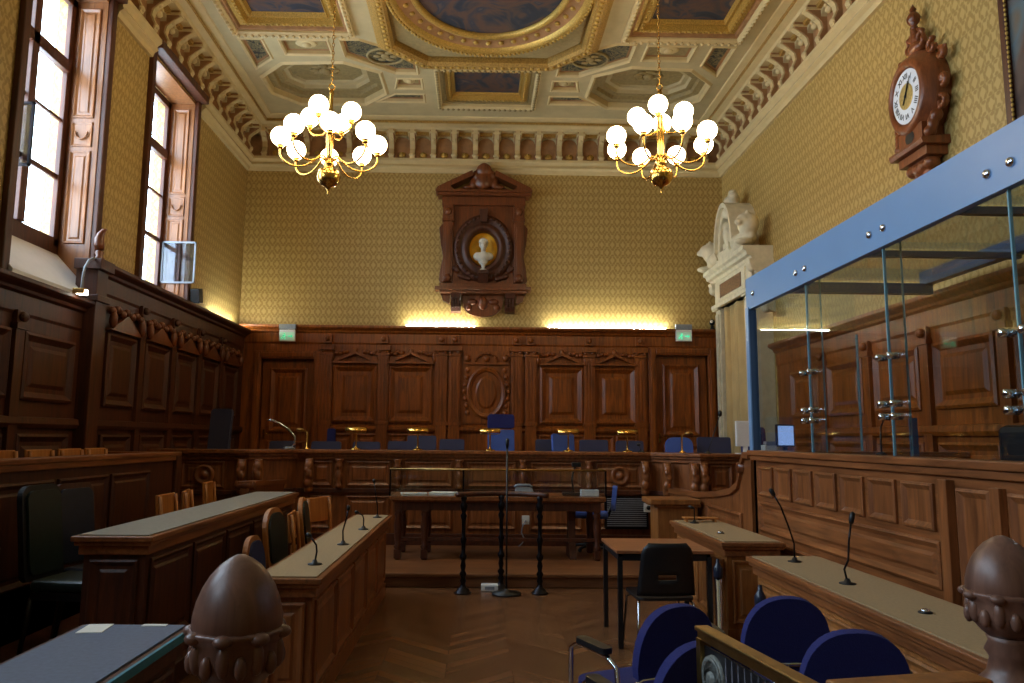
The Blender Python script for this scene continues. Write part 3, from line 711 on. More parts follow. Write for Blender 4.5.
rb('gilt_niche', plain('gilt_niche_paint', S(230, 172, 40), .5, .1, .1, 10), ni)
for sgn in (-1, 1):
  def pils(m):
    for s_ in (sgn,):
        m.box(s_*.66-.09, s_*.66+.09, .14, .24, 4.45, 5.95); m.box(s_*.66-.05, s_*.66+.05, .24, .255, 4.6, 5.5)
        m.box(s_*.66-.11, s_*.66+.11, .14, .27, 5.6, 5.66); m.box(s_*.66-.1, s_*.66+.1, .14, .27, 5.66, 5.9)
        m.ell((s_*.66, .27, 5.78), (.07, .04, .08), 8, 6); m.ell((s_*.66, .26, 4.52), (.08, .05, .08), 8, 6)
        m.prism([(s_*.75, 5.6), (s_*.83, 5.5), (s_*.80, 5.2), (s_*.75, 4.95), (s_*.80, 4.7), (s_*.82, 4.5), (s_*.75, 4.4)], .02, .14, 'y')
  rb('pilaster', W_CARVE, pils, bevel=.006)
def ent(m):
    m.box(-.78, .78, .05, .22, 5.92, 6.08); m.box(-.86, .86, .03, .32, 6.08, 6.14); m.box(-.9, .9, .03, .36, 6.14, 6.18)
rb('entablature', W_CARVE, ent, bevel=.006)
def pdm(m):
    for s_ in (-1, 1):
        m.prism([(s_*.9, 6.18), (s_*.86, 6.24), (s_*.22, 6.56), (s_*.2, 6.46), (s_*.62, 6.25), (s_*.55, 6.18)], .05, .34, 'y')
    m.prism([(-.6, 6.18), (.6, 6.18), (0, 6.48)], .05, .16, 'y')
rb('broken_pediment', W_CARVE, pdm, bevel=.005)
def crest(m):
    m.ell((0, .22, 6.4), (.17, .09, .2), 14, 10); m.ell((0, .24, 6.6), (.15, .08, .12), 14, 10); m.ell((0, .26, 6.66), (.09, .07, .07), 10, 8)
    for s_ in (-1, 1):
        m.ell((s_*.16, .22, 6.5), (.07, .06, .09), 10, 8); m.ell((s_*.2, .2, 6.34), (.08, .06, .12), 10, 8); m.ell((s_*.3, .2, 6.27), (.1, .05, .05), 10, 8)
rb('crest', W_CARVE, crest, remesh=.018)
def shelf(m):
    m.box(-.88, .88, .03, .36, 4.29, 4.35); m.box(-.8, .8, .03, .3, 4.35, 4.42); m.box(-.8, .8, .03, .3, 4.24, 4.29)
rb('shelf', W_CARVE, shelf, bevel=.006)
for sgn in (-1, 1):
  def cons(m):
    for s_ in (sgn,):
        m.prism([(.03, 3.9), (.16, 3.92), (.2, 4.0), (.16, 4.08), (.26, 4.16), (.28, 4.24), (.03, 4.24)], s_*.5-.09, s_*.5+.09, 'x')
        for k in (-1, 0, 1): m.box(s_*.5+k*.05-.012, s_*.5+k*.05+.012, .18, .24, 3.98, 4.2)
  rb('console', W_DARK_SHADED, cons)
def apron(m):
    P_ = [(-.4, 4.24)]+[(.36*math.cos(PI+PI*k/12), 4.05+.23*math.sin(PI+PI*k/12)) for k in range(13)]+[(.4, 4.24)]
    m.prism(P_, .03, .12, 'y')
    m.ell((0, .13, 4.08), (.09, .05, .13), 10, 8)
    for s_ in (-1, 1):
        m.ell((s_*.2, .12, 4.1), (.1, .04, .06), 10, 6); m.ell((s_*.26, .12, 4.0), (.06, .04, .06), 10, 6)
        m.prism([(s_*.6, 4.24), (s_*.78, 4.24), (s_*.74, 4.12), (s_*.62, 4.06)], .03, .14, 'y')
rb('apron', W_CARVE, apron)
def garl(m):
    for s_ in (-1, 1):
        for k in range(6): m.ell((s_*(.26+.055*k), .2, 4.52+.018*k*(1 if k < 4 else 2.2)), (.055, .04, .05), 8, 6)
        m.ell((s_*.5, .19, 4.72), (.06, .04, .08), 8, 6)
rb('garland', W_DARK_SHADED, garl, remesh=.015)
rb('bracket', W_DARK_SHADED, lambda m: (m.box(-.1, .1, .1, .36, 4.60, 4.66), m.prism([(.1, 4.42), (.26, 4.42), (.3, 4.5), (.34, 4.6), (.1, 4.6)], -.09, .09, 'x')))
bu = thing('marble_bust', 'white marble bust in the gilded oval niche of the wall frame', 'bust', (.06, BY-.22, 4.66))
m = MB(); m.ell((0, 0, .50), (.072, .085, .1), 16, 12); m.ell((0, -.02, .47), (.055, .07, .07), 12, 10); m.ell((0, -.082, .49), (.012, .02, .024), 8, 6)
for s_ in (-1, 1): m.ell((s_*.07, 0, .49), (.012, .02, .026), 8, 6); m.ell((s_*.1, .01, .28), (.09, .07, .08), 12, 8); m.ell((s_*.03, -.075, .51), (.016, .01, .008), 8, 6)
m.ell((0, -.078, .445), (.025, .012, .008), 8, 6)
m.ell((0, 0, .4), (.045, .05, .09), 12, 8); m.ell((0, -.01, .27), (.13, .08, .1), 14, 10); m.ell((0, 0, .19), (.09, .06, .08), 12, 8)
for k in range(7): a = k*PI/6; m.ell((.065*math.cos(a), .0, .55+.055*math.sin(a)), (.028, .05, .028), 8, 6)
m.build('figure', MARBLE, bu, remesh=.008)
MB().lathe([(.07, 0), (.07, .03), (.04, .05), (.035, .1), (.05, .13), (.05, .14)], (0, 0, 0), 18).build('socle', MARBLE, bu)

# ------------------------------------------------------------------ chandeliers
def chandelier(loc, label, ztop):
    r = thing('chandelier', label, 'chandelier', loc, 0)
    m = MB(); m.lathe([(.004, -.60), (.012, -.57), (.008, -.55), (.02, -.53), (.03, -.5), (.085, -.48), (.125, -.43), (.138, -.375), (.12, -.31), (.06, -.28), (.045, -.26), (.06, -.24), (.06, -.2), (.03, -.18),
                      (.035, -.1), (.045, .05), (.05, .2), (.035, .3), (.045, .33), (.03, .36), (.022, .4), (.022, .62), (.03, .64), (.02, .68)], (0, 0, 0), 20)
    m.build('stem', BRASS, r)
    m = MB(); t = [(0+.032*math.cos(a), 0, .72+.04*math.sin(a)) for a in CH]; m.tube(t+[t[0]], .009, 6)
    z = .76; k = 0
    while z < ztop:
        c = [(.014*math.cos(a)*(1 if k % 2 else 0), .014*math.cos(a)*(0 if k % 2 else 1), z+.03+.032*math.sin(a)) for a in CH[::3]]
        m.tube(c+[c[0]], .0045, 5); z += .05; k += 1
    m.build('chain', BRASS, r)
    MB().lathe([(.02, ztop-.02), (.05, ztop), (.1, ztop+.05), (.1, ztop+.07)], (0, 0, 0), 16).build('ceiling_rose', BRASS, r)
    for (n, R, gz, ph, z0) in ((8, .55, .06, .2, -.17), (4, .27, .38, 1.25, .2)):
        for k in range(n):
            a = ph+2*PI*k/n; ca, sa = math.cos(a), math.sin(a)
            if n == 8: pr = [(.04, z0), (.12, z0+.02), (.2, z0-.05), (.3, z0-.1), (.42, z0-.1), (.52, z0-.04), (.555, z0+.04), (.55, gz-.13)]
            else: pr = [(.03, z0), (.1, z0-.06), (.2, z0-.05), (.27, z0+.0), (.28, gz-.13)]
            # smooth
            q = []
            for i in range(len(pr)-1):
                p0, p1, p2, p3 = pr[max(0, i-1)], pr[i], pr[i+1], pr[min(len(pr)-1, i+2)]
                for s_ in range(3):
                    t = s_/3; q.append(tuple(.5*((2*p1[j])+(-p0[j]+p2[j])*t+(2*p0[j]-5*p1[j]+4*p2[j]-p3[j])*t*t+(-p0[j]+3*p1[j]-3*p2[j]+p3[j])*t**3) for j in (0, 1)))
            q.append(pr[-1])
            m = MB(); m.tube([(x*ca, x*sa, z) for x, z in q], .011, 8)
            x = R; m.lathe([(.012, gz-.15), (.03, gz-.14), (.035, gz-.125), (.02, gz-.115), (.045, gz-.105), (.062, gz-.09), (.055, gz-.08)], (x*ca, x*sa, 0), 12)
            arm = m.build('arm', BRASS, r)
            m = MB(); m.ell((x*ca, x*sa, gz), .112, 20, 14); m.lathe([(.05, gz-.105), (.055, gz-.1), (.05, gz-.09)], (x*ca, x*sa, 0), 12)
            m.build('globe', GLOBE, arm)
    return r
chandelier((-1.76, 8.5, 4.95), 'brass globe chandelier hanging at the left', 2.5)
chandelier((2.10, 8.5, 5.02), 'brass globe chandelier hanging at the right', 2.43)

# ------------------------------------------------------------------ stone doorcase on the right wall
r = thing('stone_doorcase', 'cream stone doorcase with lions and crest on the right wall', 'doorcase', (RX, 12.68, 0))
def db(nm, mat, fn, par=None, **k): m = MB(FR); fn(m); return m.build(nm, mat, par or r, True, **k)
Y0, Y1 = 11.62, 13.75
def jm(m):
    for a, b in ((Y0+.1, Y0+.5), (Y1-.36, Y1-.12)):
        m.box(a, b, 0, .3, 0, 4.0); m.box(a+.05, b-.05, .3, .33, .8, 3.85); m.box(a-.03, b+.03, 0, .36, .0, .7); m.box(a-.03, b+.03, 0, .36, 3.92, 4.02)
db('jamb', STONE, jm, bevel=.01)
db('lintel', STONE, lambda m: (m.box(Y0+.1, Y1-.15, 0, .32, 3.95, 4.46), m.box(Y0+.05, Y1-.1, 0, .38, 3.95, 4.02), m.box(Y0+.35, Y1-.4, .3, .35, 4.04, 4.4)), bevel=.008)
db('inscription_tablet', plain('brown_marble', S(120, 88, 60), .4, 0, .35, 30), lambda m: m.box(Y0+.5, Y1-.55, .35, .36, 4.10, 4.34))
def crn(m):
    m.sweep([(0, 4.44), (.34, 4.44), (.36, 4.49), (.42, 4.51), (.43, 4.56), (.48, 4.59), (.48, 4.66), (0, 4.66)], Y0, Y1)
db('cornice', STONE, crn)
for yq in (Y0+.06, Y1-.1):
  def cns(m):
    for y in (yq,):
        m.add([(y-.08+q*.16, d, z) for q in (0, 1) for d, z in ((0, 3.6), (.08, 3.62), (.16, 3.75), (.12, 3.95), (.2, 4.15), (.36, 4.3), (.4, 4.44), (0, 4.44))], [(i, (i+1) % 8, (i+1) % 8+8, i+8) for i in range(8)]+[tuple(range(8)), tuple(range(8, 16))])
        m.ell((y, .12, 3.7), (.09, .09, .11), 10, 8); m.ell((y, .33, 4.32), (.09, .08, .09), 10, 8)
  db('console', STONE, cns)
yc = (Y0+Y1)/2
def arch(m):
    n_ = 14
    for i in range(n_):
        t0, t1 = PI*i/n_, PI*(i+1)/n_
        def q(t, a, b, d): return (yc+a*math.cos(t), d, 4.85+b*math.sin(t))
        for (a0, b0, a1, b1, d0, d1) in ((.33, .62, .42, .74, 0, .4), (.42, .74, .48, .82, 0, .46)):
            vs = [q(t0, a0, b0, d0), q(t1, a0, b0, d0), q(t1, a1, b1, d0), q(t0, a1, b1, d0), q(t0, a0, b0, d1), q(t1, a0, b0, d1), q(t1, a1, b1, d1), q(t0, a1, b1, d1)]
            m.add(vs, [(0, 1, 2, 3), (4, 5, 6, 7), (0, 1, 5, 4), (2, 3, 7, 6), (0, 4, 7, 3), (1, 5, 6, 2)])
    m.box(yc-.5, yc+.5, 0, .42, 4.66, 4.86)
db('arched_pediment', STONE, arch)
def cr(m):
    m.ell((yc, .14, 5.05), (.3, .1, .5), 16, 10)
    m.ell((yc, .3, 5.1), (.16, .1, .26), 14, 10); m.ell((yc, .38, 5.12), (.11, .05, .17), 12, 8)
    for s_ in (-1, 1):
        m.ell((yc+s_*.17, .3, 5.3), (.07, .09, .09), 10, 8); m.ell((yc+s_*.18, .3, 4.95), (.09, .09, .09), 10, 8); m.ell((yc+s_*.2, .27, 5.1), (.05, .07, .14), 10, 8)
    m.ell((yc, .34, 4.82), (.22, .1, .08), 10, 8)
    m.ell((yc, .33, 5.5), (.14, .12, .1), 10, 8); m.ell((yc, .25, 5.72), (.14, .12, .14), 12, 8); m.ell((yc, .25, 5.86), (.08, .08, .06), 10, 8)
    for s_ in (-1, 1): m.ell((yc+s_*.13, .28, 5.76), (.07, .09, .08), 10, 8)
db('crest', STONE, cr, remesh=.02)
def lion(m, y, s_):
    m.ell((y, .24, 4.82), (.26, .13, .13), 14, 10); m.ell((y+s_*.16, .26, 4.98), (.15, .15, .17), 14, 10); m.ell((y+s_*.2, .34, 5.02), (.1, .1, .1), 12, 8)
    m.ell((y+s_*.24, .42, 4.99), (.055, .06, .05), 10, 8); m.ell((y+s_*.22, .36, 4.72), (.1, .13, .05), 10, 8); m.ell((y-s_*.2, .26, 4.8), (.13, .14, .14), 12, 8)
    for q in (-1, 1): m.ell((y+s_*.18+q*.07, .3, 5.13), (.03, .03, .04), 8, 6)
    m.tube([(y-s_*.3, .3, 4.72), (y-s_*.38, .36, 4.76), (y-s_*.33, .38, 4.86)], .025)
def biglion(m, y, s_):
    m.M = m.M @ Matrix.Translation((y, .1, 4.66)) @ Matrix.Scale(1.15, 4) @ Matrix.Translation((-y, -.05, -4.66)); lion(m, y, s_)
db('lion', STONE, lambda m: biglion(m, Y1-.28, 1), remesh=.02)
db('lion', STONE, lambda m: biglion(m, Y0+.3, -1), remesh=.02)
m = MB(); n_ = 60   # curtain with folds
vs = []; fs = []
for i in range(n_+1):
    y = Y0+.5+(Y1-Y0-.88)*i/n_; x = RX-.2-.06*math.cos(i*.62)-.02*math.cos(i*1.5)
    vs += [(x, y, .55), (x-.02*math.sin(i*.4), y, 3.93)]
for i in range(n_): fs.append((2*i, 2*i+2, 2*i+3, 2*i+1))
m.add(vs, fs, True); c = m.build('curtain', CURT); tag(c, 'beige pleated curtain hanging in the stone doorway', 'curtain')
s_ = c.modifiers.new('thick', 'SOLIDIFY'); s_.thickness = .008

# ------------------------------------------------------------------ wall clock
ck = thing('wall_clock', 'ornate carved wooden wall clock high on the right wall', 'clock', (RX, 7.38, 4.33))
def cb(nm, mat, fn, par=None, **k): m = MB(FR @ Matrix.Translation((7.38, 0, -.02))); fn(m); return m.build(nm, mat, par or ck, True, **k)
def cbody(m):
    R = [[(a*math.cos(2*PI*k/40), d, 5.22+b*math.sin(2*PI*k/40)) for k in range(40)] for a, b, d in [(.42, .5, 0), (.44, .52, .1), (.42, .5, .2), (.38, .44, .24), (.37, .43, .3), (.33, .38, .33), (.3, .34, .32), (.285, .32, .28)]]
    m.rings(R, False, True)
    m.rings([[(a*math.cos(2*PI*k/40), d, 5.22+b*math.sin(2*PI*k/40)) for k in range(40)] for a, b, d in [(.3, .34, .27), (.01, .01, .27)]])
cb('clock_case', W_CLOCK, cbody)
cb('dial', FACE, lambda m: m.rings([[(a*math.cos(2*PI*k/40), d, 5.22+a*1.08*math.sin(2*PI*k/40)) for k in range(40)] for a, d in [(.285, .27), (.285, .29), (.28, .295)]]))
cb('dial_centre', plain('dial_gilt', S(190, 164, 100), .4, .4, .2, 40), lambda m: m.rings([[(a*math.cos(2*PI*k/32), d, 5.22+a*1.05*math.sin(2*PI*k/32)) for k in range(32)] for a, d in [(.14, .294), (.14, .3), (.13, .303)]]))
def hands(m):
    # near 1 o'clock; u grows towards the back of the room, so the clock's right side is -u
    m.prism([(.012, 5.21), (-.012, 5.20), (-.075, 5.37), (-.055, 5.375)], .306, .31, 'y')
    m.prism([(.04, 5.13), (.055, 5.14), (-.11, 5.42), (-.115, 5.41)], .311, .315, 'y'); m.ell((0, .31, 5.22), (.02, .01, .02), 10, 6)
cb('hands', BLACK, hands)
def text(body, size, mat, parent, M, name='numeral'):
    cu = bpy.data.curves.new(name, 'FONT'); cu.body = body; cu.size = size; cu.align_x = 'CENTER'; cu.align_y = 'CENTER'; cu.extrude = .001; cu.offset = .0015
    to = bpy.data.objects.new('t', cu); COL.objects.link(to)
    me = bpy.data.meshes.new_from_object(to.evaluated_get(bpy.context.evaluated_depsgraph_get())); bpy.data.objects.remove(to)
    me.transform(M); me.materials.append(mat); o = bpy.data.objects.new(name, me); COL.objects.link(o); o.parent = parent; return o
NUM = 'XII I II III IIII V VI VII VIII IX X XI'.split()
for k, t in enumerate(NUM):
    a = PI/2-k*PI/6; rr = .212
    # dial plane faces -X: local x -> world +Y reversed
    M = Matrix.Translation((-.2965, -rr*math.cos(a), .87+rr*1.07*math.sin(a))) @ Matrix(((0, 0, -1, 0), (-1, 0, 0, 0), (0, 1, 0, 0), (0, 0, 0, 1))) @ Matrix.Rotation(a-PI/2, 4, 'Z')
    text(t, .085, BLACK, ck, M)
def ctop(m, side):
    if side == 0:
        m.ell((0, .12, 5.78), (.15, .1, .08), 12, 8); m.ell((0, .14, 5.88), (.07, .06, .1), 10, 8); m.ell((0, .14, 5.98), (.045, .05, .08), 10, 8)
    def sc(u, z, r0, s_, n=9, d=.13, st=0):
        for k in range(n):
            a = st+s_*k*.62; rr = r0*(1-.09*k); m.ell((u+rr*math.cos(a), d, z+rr*math.sin(a)), (.034-.001*k, .05, .034-.001*k), 8, 6)
    for s_ in ((side,) if side else ()):
        sc(s_*.13, 5.84, .1, s_, st=PI/2); sc(s_*.32, 5.66, .09, s_, st=PI/2); sc(s_*.46, 5.5, .07, -s_, st=PI/2)
        sc(s_*.47, 5.22, .07, s_, 10, st=-PI/2); sc(s_*.42, 4.98, .08, -s_, st=PI/2)
        m.ell((s_*.5, .13, 5.56), (.07, .03, .02), 8, 6); m.ell((s_*.36, .17, 4.86), (.06, .08, .07), 10, 8); m.ell((s_*.33, .2, 4.78), (.05, .07, .09), 10, 8); m.ell((s_*.30, .22, 4.7), (.06, .08, .06), 10, 8)
        m.tube([(s_*.05, .13, 6.0), (s_*.13, .13, 5.95), (s_*.17, .13, 5.85)], .022, 8)
for side in (-1, 0, 1): cb('carved_scroll' if side else 'carved_crest', W_CLOCK, lambda m: ctop(m, side), remesh=.012)
cb('top_finial', W_CARVE, lambda m: m.lathe([(.03, 6.0), (.05, 6.03), (.03, 6.06), (.07, 6.1), (.085, 6.15), (.06, 6.2), (.03, 6.22), (.045, 6.25), (.02, 6.29), (.004, 6.32)], (0, .14, 0), 14))
def cped(m):
    m.box(-.24, .24, 0, .28, 4.62, 4.84); m.box(-.2, .2, .03, .2, 4.44, 4.64); m.sweep([(0, 4.56), (.34, 4.56), (.36, 4.6), (.36, 4.63), (0, 4.66)], -.34, .34); m.box(-.28, .28, 0, .27, 4.46, 4.56)
cb('pedestal', W_CLOCK, cped, bevel=.006)
cb('pendulum_window', BLACK, lambda m: m.rings([[(a*math.cos(2*PI*k/20), .285, 4.74+a*.8*math.sin(2*PI*k/20)) for k in range(20)] for a in (.09, .002)]))
def cbr(m):
    m.ell((0, .12, 4.38), (.15, .12, .08), 12, 8)
    for k in range(7): m.ell((-.18+.06*k, .2, 4.41-.02*(k % 2)), (.035, .04, .04), 8, 6); m.ell((0, .1, 4.26), (.12, .08, .09), 12, 8)
    for s_ in (-1, 1): m.ell((s_*.18, .14, 4.4), (.08, .1, .07), 10, 8); m.ell((s_*.1, .12, 4.28), (.07, .07, .07), 10, 8)
    m.ell((0, .08, 4.18), (.05, .05, .06), 10, 8)
cb('carved_bracket', W_CLOCK, cbr, remesh=.016)
ck.scale = (.82, .88, .925)
# large painting beside the clock
r = thing('wall_painting', 'large dark painting in a thin gilt-edged frame at right end of right wall', 'painting', (RX, 5.0, 5.3))
m = MB(FR)
for a, b, c_, d in ((3.4, 6.2, 3.9, 4.0), (3.4, 6.2, 7.0-.1, 7.0-.0), ):
    m.box(a, b, .0, .08, c_, d) if c_ < 6 else m.box(a, b, 0, .08, 6.45, 6.55)
m.box(6.12, 6.2, 0, .08, 3.9, 6.55); m.box(3.4, 3.48, 0, .08, 3.9, 6.55); m.build('frame', W_DARK_SHADED, r, True, bevel=.008)
m = MB(FR)
for k in range(60): m.ell((6.11, .08, 3.95+k*.0433), (.014, .012, .02), 6, 4)
m.build('beaded_edge', GOLD, r, True)
MB(FR).box(3.45, 6.13, 0, .045, 3.95, 6.5).build('canvas', PAINT_W, r, True)
# ------------------------------------------------------------------ judges' bench
TOPZ = 1.42
def strip_poly(path, a, b):     # polygon between two offsets of an open path (left side = into the bench)
    def off(d):
        out = []
        for i, p in enumerate(path):
            p = Vector(p); es = []
            if i > 0: es.append((p-Vector(path[i-1])).normalized())
            if i < len(path)-1: es.append((Vector(path[i+1])-p).normalized())
            ns = [Vector((-e.y, e.x)) for e in es]; k = ns[0] if len(ns) == 1 else (ns[0]+ns[1])/((ns[0]+ns[1]).length_squared/2)
            out.append(tuple(p+k*d))
        return out
    return off(a)+off(b)[::-1]
BP = [(LX+.14, 10.0), (-2.95, 10.0), (-2.45, 10.55), (2.38, 10.55), (2.9, 9.98), (RX-.14, 9.98)]
jb = thing('judges_bench', 'long carved oak judges bench running across the room', 'bench', (0, 10.6, 0))
def J(nm, mat, fn, **k): m = MB(); fn(m); return m.build(nm, mat, jb, True, **k)
J('front_wall', W_DESK, lambda m: m.prism(strip_poly(BP, .1, .16), 0, 1.32, 'z'))
J('top', W_DESKH, lambda m: (m.prism(strip_poly(BP, 0, .62), 1.375, TOPZ, 'z'), m.prism(strip_poly(BP, .03, .58), 1.34, 1.375, 'z'), m.prism(strip_poly(BP, .06, .5), 1.29, 1.34, 'z')), bevel=.008)
J('base_moulding', W_DARK_SHADED, lambda m: (m.prism(strip_poly(BP, .04, .15), 0, .3, 'z'), m.prism(strip_poly(BP, .06, .15), .84, .9, 'z')), bevel=.006)
FJ = Matrix(((1, 0, 0, 0), (0, -1, 0, 10.65), (0, 0, 1, 0), (0, 0, 0, 1)))
xs = [-2.4, -1.9, -1.1, -.25, .63, 1.54, 2.38]
for a, b in zip(xs[:-1], xs[1:]):
    m = MB(FJ); m.panel(a+.1, b-.1, .93, 1.27, 0, .6); m.build('front_panel', W_DESK, jb, True)
    m = MB(FJ); m.panel(a+.1, b-.1, .36, .8, 0, .6); m.build('lower_panel', W_DESK, jb, True)
FJS = [Matrix(((1, 0, 0, 0), (0, -1, 0, 10.1), (0, 0, 1, 0), (0, 0, 0, 1))), Matrix(((1, 0, 0, 0), (0, -1, 0, 10.08), (0, 0, 1, 0), (0, 0, 0, 1)))]
for F, sp in ((FJS[0], [(-4.25, -3.9), (-3.85, -3.3)]), (FJS[1], [(3.05, 3.35), (3.4, 3.75), (3.8, 4.2)])):
    for a, b in sp: m = MB(F); m.panel(a, b, .93, 1.27, 0, .6); m.build('front_panel', W_DESK, jb, True)
def bal(m, x, y):
    m.lathe([(.03, .9), (.05, .92), (.05, .95), (.03, .98), (.045, 1.03), (.055, 1.08), (.04, 1.13), (.03, 1.16), (.05, 1.18), (.05, 1.22), (.035, 1.25), (.055, 1.28), (.055, 1.3)], (x, y, 0), 14)
for x in xs[1:-1]:
    m = MB(); bal(m, x, 10.6); m.build('baluster', W_DESK, jb, True)
def carved(m, x, y):
    m.box(x-.05, x+.05, y-.04, y+.06, .85, 1.3); m.ell((x, y-.04, 1.2), (.06, .05, .07), 10, 8); m.ell((x+.01, y-.06, 1.09), (.055, .05, .07), 10, 8)
    m.ell((x-.01, y-.05, .98), (.06, .05, .07), 10, 8); m.ell((x, y-.03, .89), (.05, .04, .05), 10, 8); m.ell((x-.02, y-.08, 1.15), (.03, .03, .04), 8, 6)
for x, y in ((2.3, 10.55), (2.55, 10.33), (2.83, 10.02), (2.95, 10.0), (-2.3, 10.55), (-2.85, 10.05), (-3.05, 10.02)):
    m = MB(); carved(m, x, y); m.build('carved_post', W_DESK, jb, True, remesh=.012)
def med(m, x, F):
    m.rings([[(x+a*math.cos(t), d, 1.1+a*math.sin(t)) for t in CH] for a, d in ((.13, 0), (.13, .05), (.1, .06), (.08, .03), (.05, .03), (.04, .06), (.01, .07))])
m = MB(FJ); med(m, 1.97, FJ); m.build('medallion', W_DESK, jb, True, smooth_all=True)
m = MB(FJS[0]); med(m, -3.55, 0); m.build('medallion', W_DESK, jb, True, smooth_all=True)
m = MB(FJ)
m.box(1.75, 2.35, .0, .05, .38, .82)
m.build('vent_box', STEELDK, jb, True)
m = MB(FJ)
for k in range(14): m.box(1.78, 2.32, .05, .06, .42+k*.028, .432+k*.028)
m.build('vent_slats', GREYP, jb, True)
sk = thing('power_socket', 'white power socket with a hanging cable on the bench front', 'socket', (.66, 10.54, .50))
MB().box(-.05, .05, -.02, .015, -.06, .06).build('socket_plate', WHITE, sk, bevel=.005)
MB().tube([(0, -.03, -.0), (-.04, -.05, -.06), (-.06, -.05, -.16), (-.02, -.06, -.24), (-.05, -.07, -.30), (-.1, -.08, -.34)], .008, 6).build('cable', GREYP, sk)
s2 = thing('power_socket', 'white wall socket at right end of the vent under the bench', 'socket', (2.33, 10.52, .68))
MB().box(-.06, .06, -.02, .015, -.06, .06).build('socket_plate', WHITE, s2, bevel=.005)
MB().lathe([(.03, 0), (.03, .006)], (0, 0, 0), 14, Matrix.Translation((0, -.02, 0)) @ Matrix.Rotation(PI/2, 4, 'X')).build('socket_hole', BLACK, s2)

# side wings with scrolled tops
def wing(x, label, ys=7.2):
    r = thing('scrolled_side_wall', label, 'side wall', (x, (ys+10.3)/2, 0))
    top = [(7.2, 1.46), (7.34, 1.46), (7.42, 1.38), (7.46, 1.26), (7.55, 1.16), (7.75, 1.09), (8.2, 1.03), (8.9, .97), (9.6, .94), (10.3, .93)]
    if ys > 8: top = [(ys, 1.06), (9.2, 1.05), (9.6, 1.02), (10.3, 1.0)]
    m = MB(); m.prism([(ys, 0)]+top+[(10.3, 0)], x-.05, x+.05, 'x'); m.build('wall_panel', W_DESK, r, True)
    m = MB(); q = [(x, y, z) for y, z in top]
    for i in range(len(q)-1):
        a, b = q[i], q[i+1]
        m.add([(x+sx, p[1], p[2]+dz) for p in (a, b) for sx, dz in ((-.08, -.03), (.08, -.03), (.08, .03), (-.08, .03))], [(0, 1, 5, 4), (1, 2, 6, 5), (2, 3, 7, 6), (3, 0, 4, 7), (0, 1, 2, 3), (4, 5, 6, 7)])
    m.build('scrolled_rail', W_DESKH, r, True)
    m = MB(); m.lathe([(.01, -.1), (.05, -.1), (.06, 0), (.05, .1), (.01, .1)], (0, 0, 0), 14, Matrix.Translation((x, *((7.43, 1.34) if ys < 8 else (8.8, 1.04)))) @ Matrix.Rotation(PI/2, 4, 'Y')); m.build('scroll', W_CARVE, r, True)
    F = Matrix(((0, -1, 0, x-.05), (1, 0, 0, 0), (0, 0, 1, 0), (0, 0, 0, 1))) if x > 0 else Matrix(((0, 1, 0, x+.05), (1, 0, 0, 0), (0, 0, 1, 0), (0, 0, 0, 1)))
    m = MB(F); (m.panel(7.45, 8.6, .3, .9, 0, .7) if ys < 8 else None); m.panel(8.85, 10.1, .3, .85, 0, .7); m.build('panel', W_DESK, r, True)
wing(2.62, 'oak side wall with scrolled top at the right of the clerk platform')
wing(-2.62, 'dark oak side wall with scrolled top at the left of the clerk platform', 8.75)
r = thing('oak_pedestal', 'square honey oak pedestal at the end of the judges platform, left of the olive-topped desk', 'pedestal', (2.25, 8.95, .15))
m = MB(); m.box(-.2, .26, -.18, .2, 0, .72); m.build('body', W_LIGHT, r, bevel=.01)
MB().box(-.29, .27, -.25, .25, .72, .78).box(-.25, .29, -.22, .23, .69, .72).build('top', W_LIGHT, r, bevel=.008)
MB().box(-.25, .29, -.22, .23, 0, .1).build('base', W_LIGHT, r, bevel=.008)

# ------------------------------------------------------------------ dock (base wall, glass box)
dk = thing('defendants_dock', 'panelled oak dock with a glass box above it along the right wall', 'dock', (2.55, 4.5, 0))
DX = 2.55; DY0, DY1 = .6, 7.06
FD = Matrix(((0, -1, 0, DX), (1, 0, 0, 0), (0, 0, 1, 0), (0, 0, 0, 1)))
def D(nm, mat, fn, F=None, par=None, **k): m = MB(F); fn(m); return m.build(nm, mat, par or dk, True, **k)
D('base_wall', W_DESKH, lambda m: (m.box(DX, DX+.08, DY0, DY1, 0, 1.44), m.box(DX, RX-.12, DY1-.06, DY1, 0, 1.44)))
D('cap_rail', W_DESKH, lambda m: (m.box(DX-.05, DX+.2, DY0, DY1+.04, 1.465, 1.51), m.box(DX-.03, DX+.15, DY0, DY1+.02, 1.42, 1.465), m.box(DX+.2, RX-.12, DY1-.12, DY1+.04, 1.465, 1.51)), bevel=.008)
D('plinth', W_DESKH, lambda m: m.box(DX-.04, DX+.01, DY0, DY1, 0, .3), bevel=.006)
yy = 6.92
for k in range(7):
    D('upper_panel', W_DESK, lambda m: m.panel(yy-.32, yy, 1.11, 1.37, 0, .55, False), FD); yy -= .39
D('long_panel', W_DESKH, lambda m: m.panel(4.22, 6.92, .80, 1.06, 0, .6), FD)
D('long_panel', W_DESKH, lambda m: m.panel(4.22, 6.92, .36, .74, 0, .6), FD)
D('pilaster', W_DESK, lambda m: (m.box(4.08, 4.16, 0, .05, .3, 1.4), m.box(3.68, 3.75, 0, .04, .3, 1.38), m.box(3.14, 3.21, 0, .04, .3, 1.38), m.box(2.6, 2.67, 0, .04, .3, 1.38)), FD, bevel=.004)
for a, b in ((3.78, 4.05), (3.24, 3.65), (2.7, 3.1), (2.2, 2.56), (1.7, 2.1), (1.1, 1.6)): D('tall_panel', W_DESK, lambda m: m.panel(a, b, .82, 1.36, 0, .6, False), FD)
JT = [7.08, 5.87, 4.71, 3.55, 2.4, 1.2]
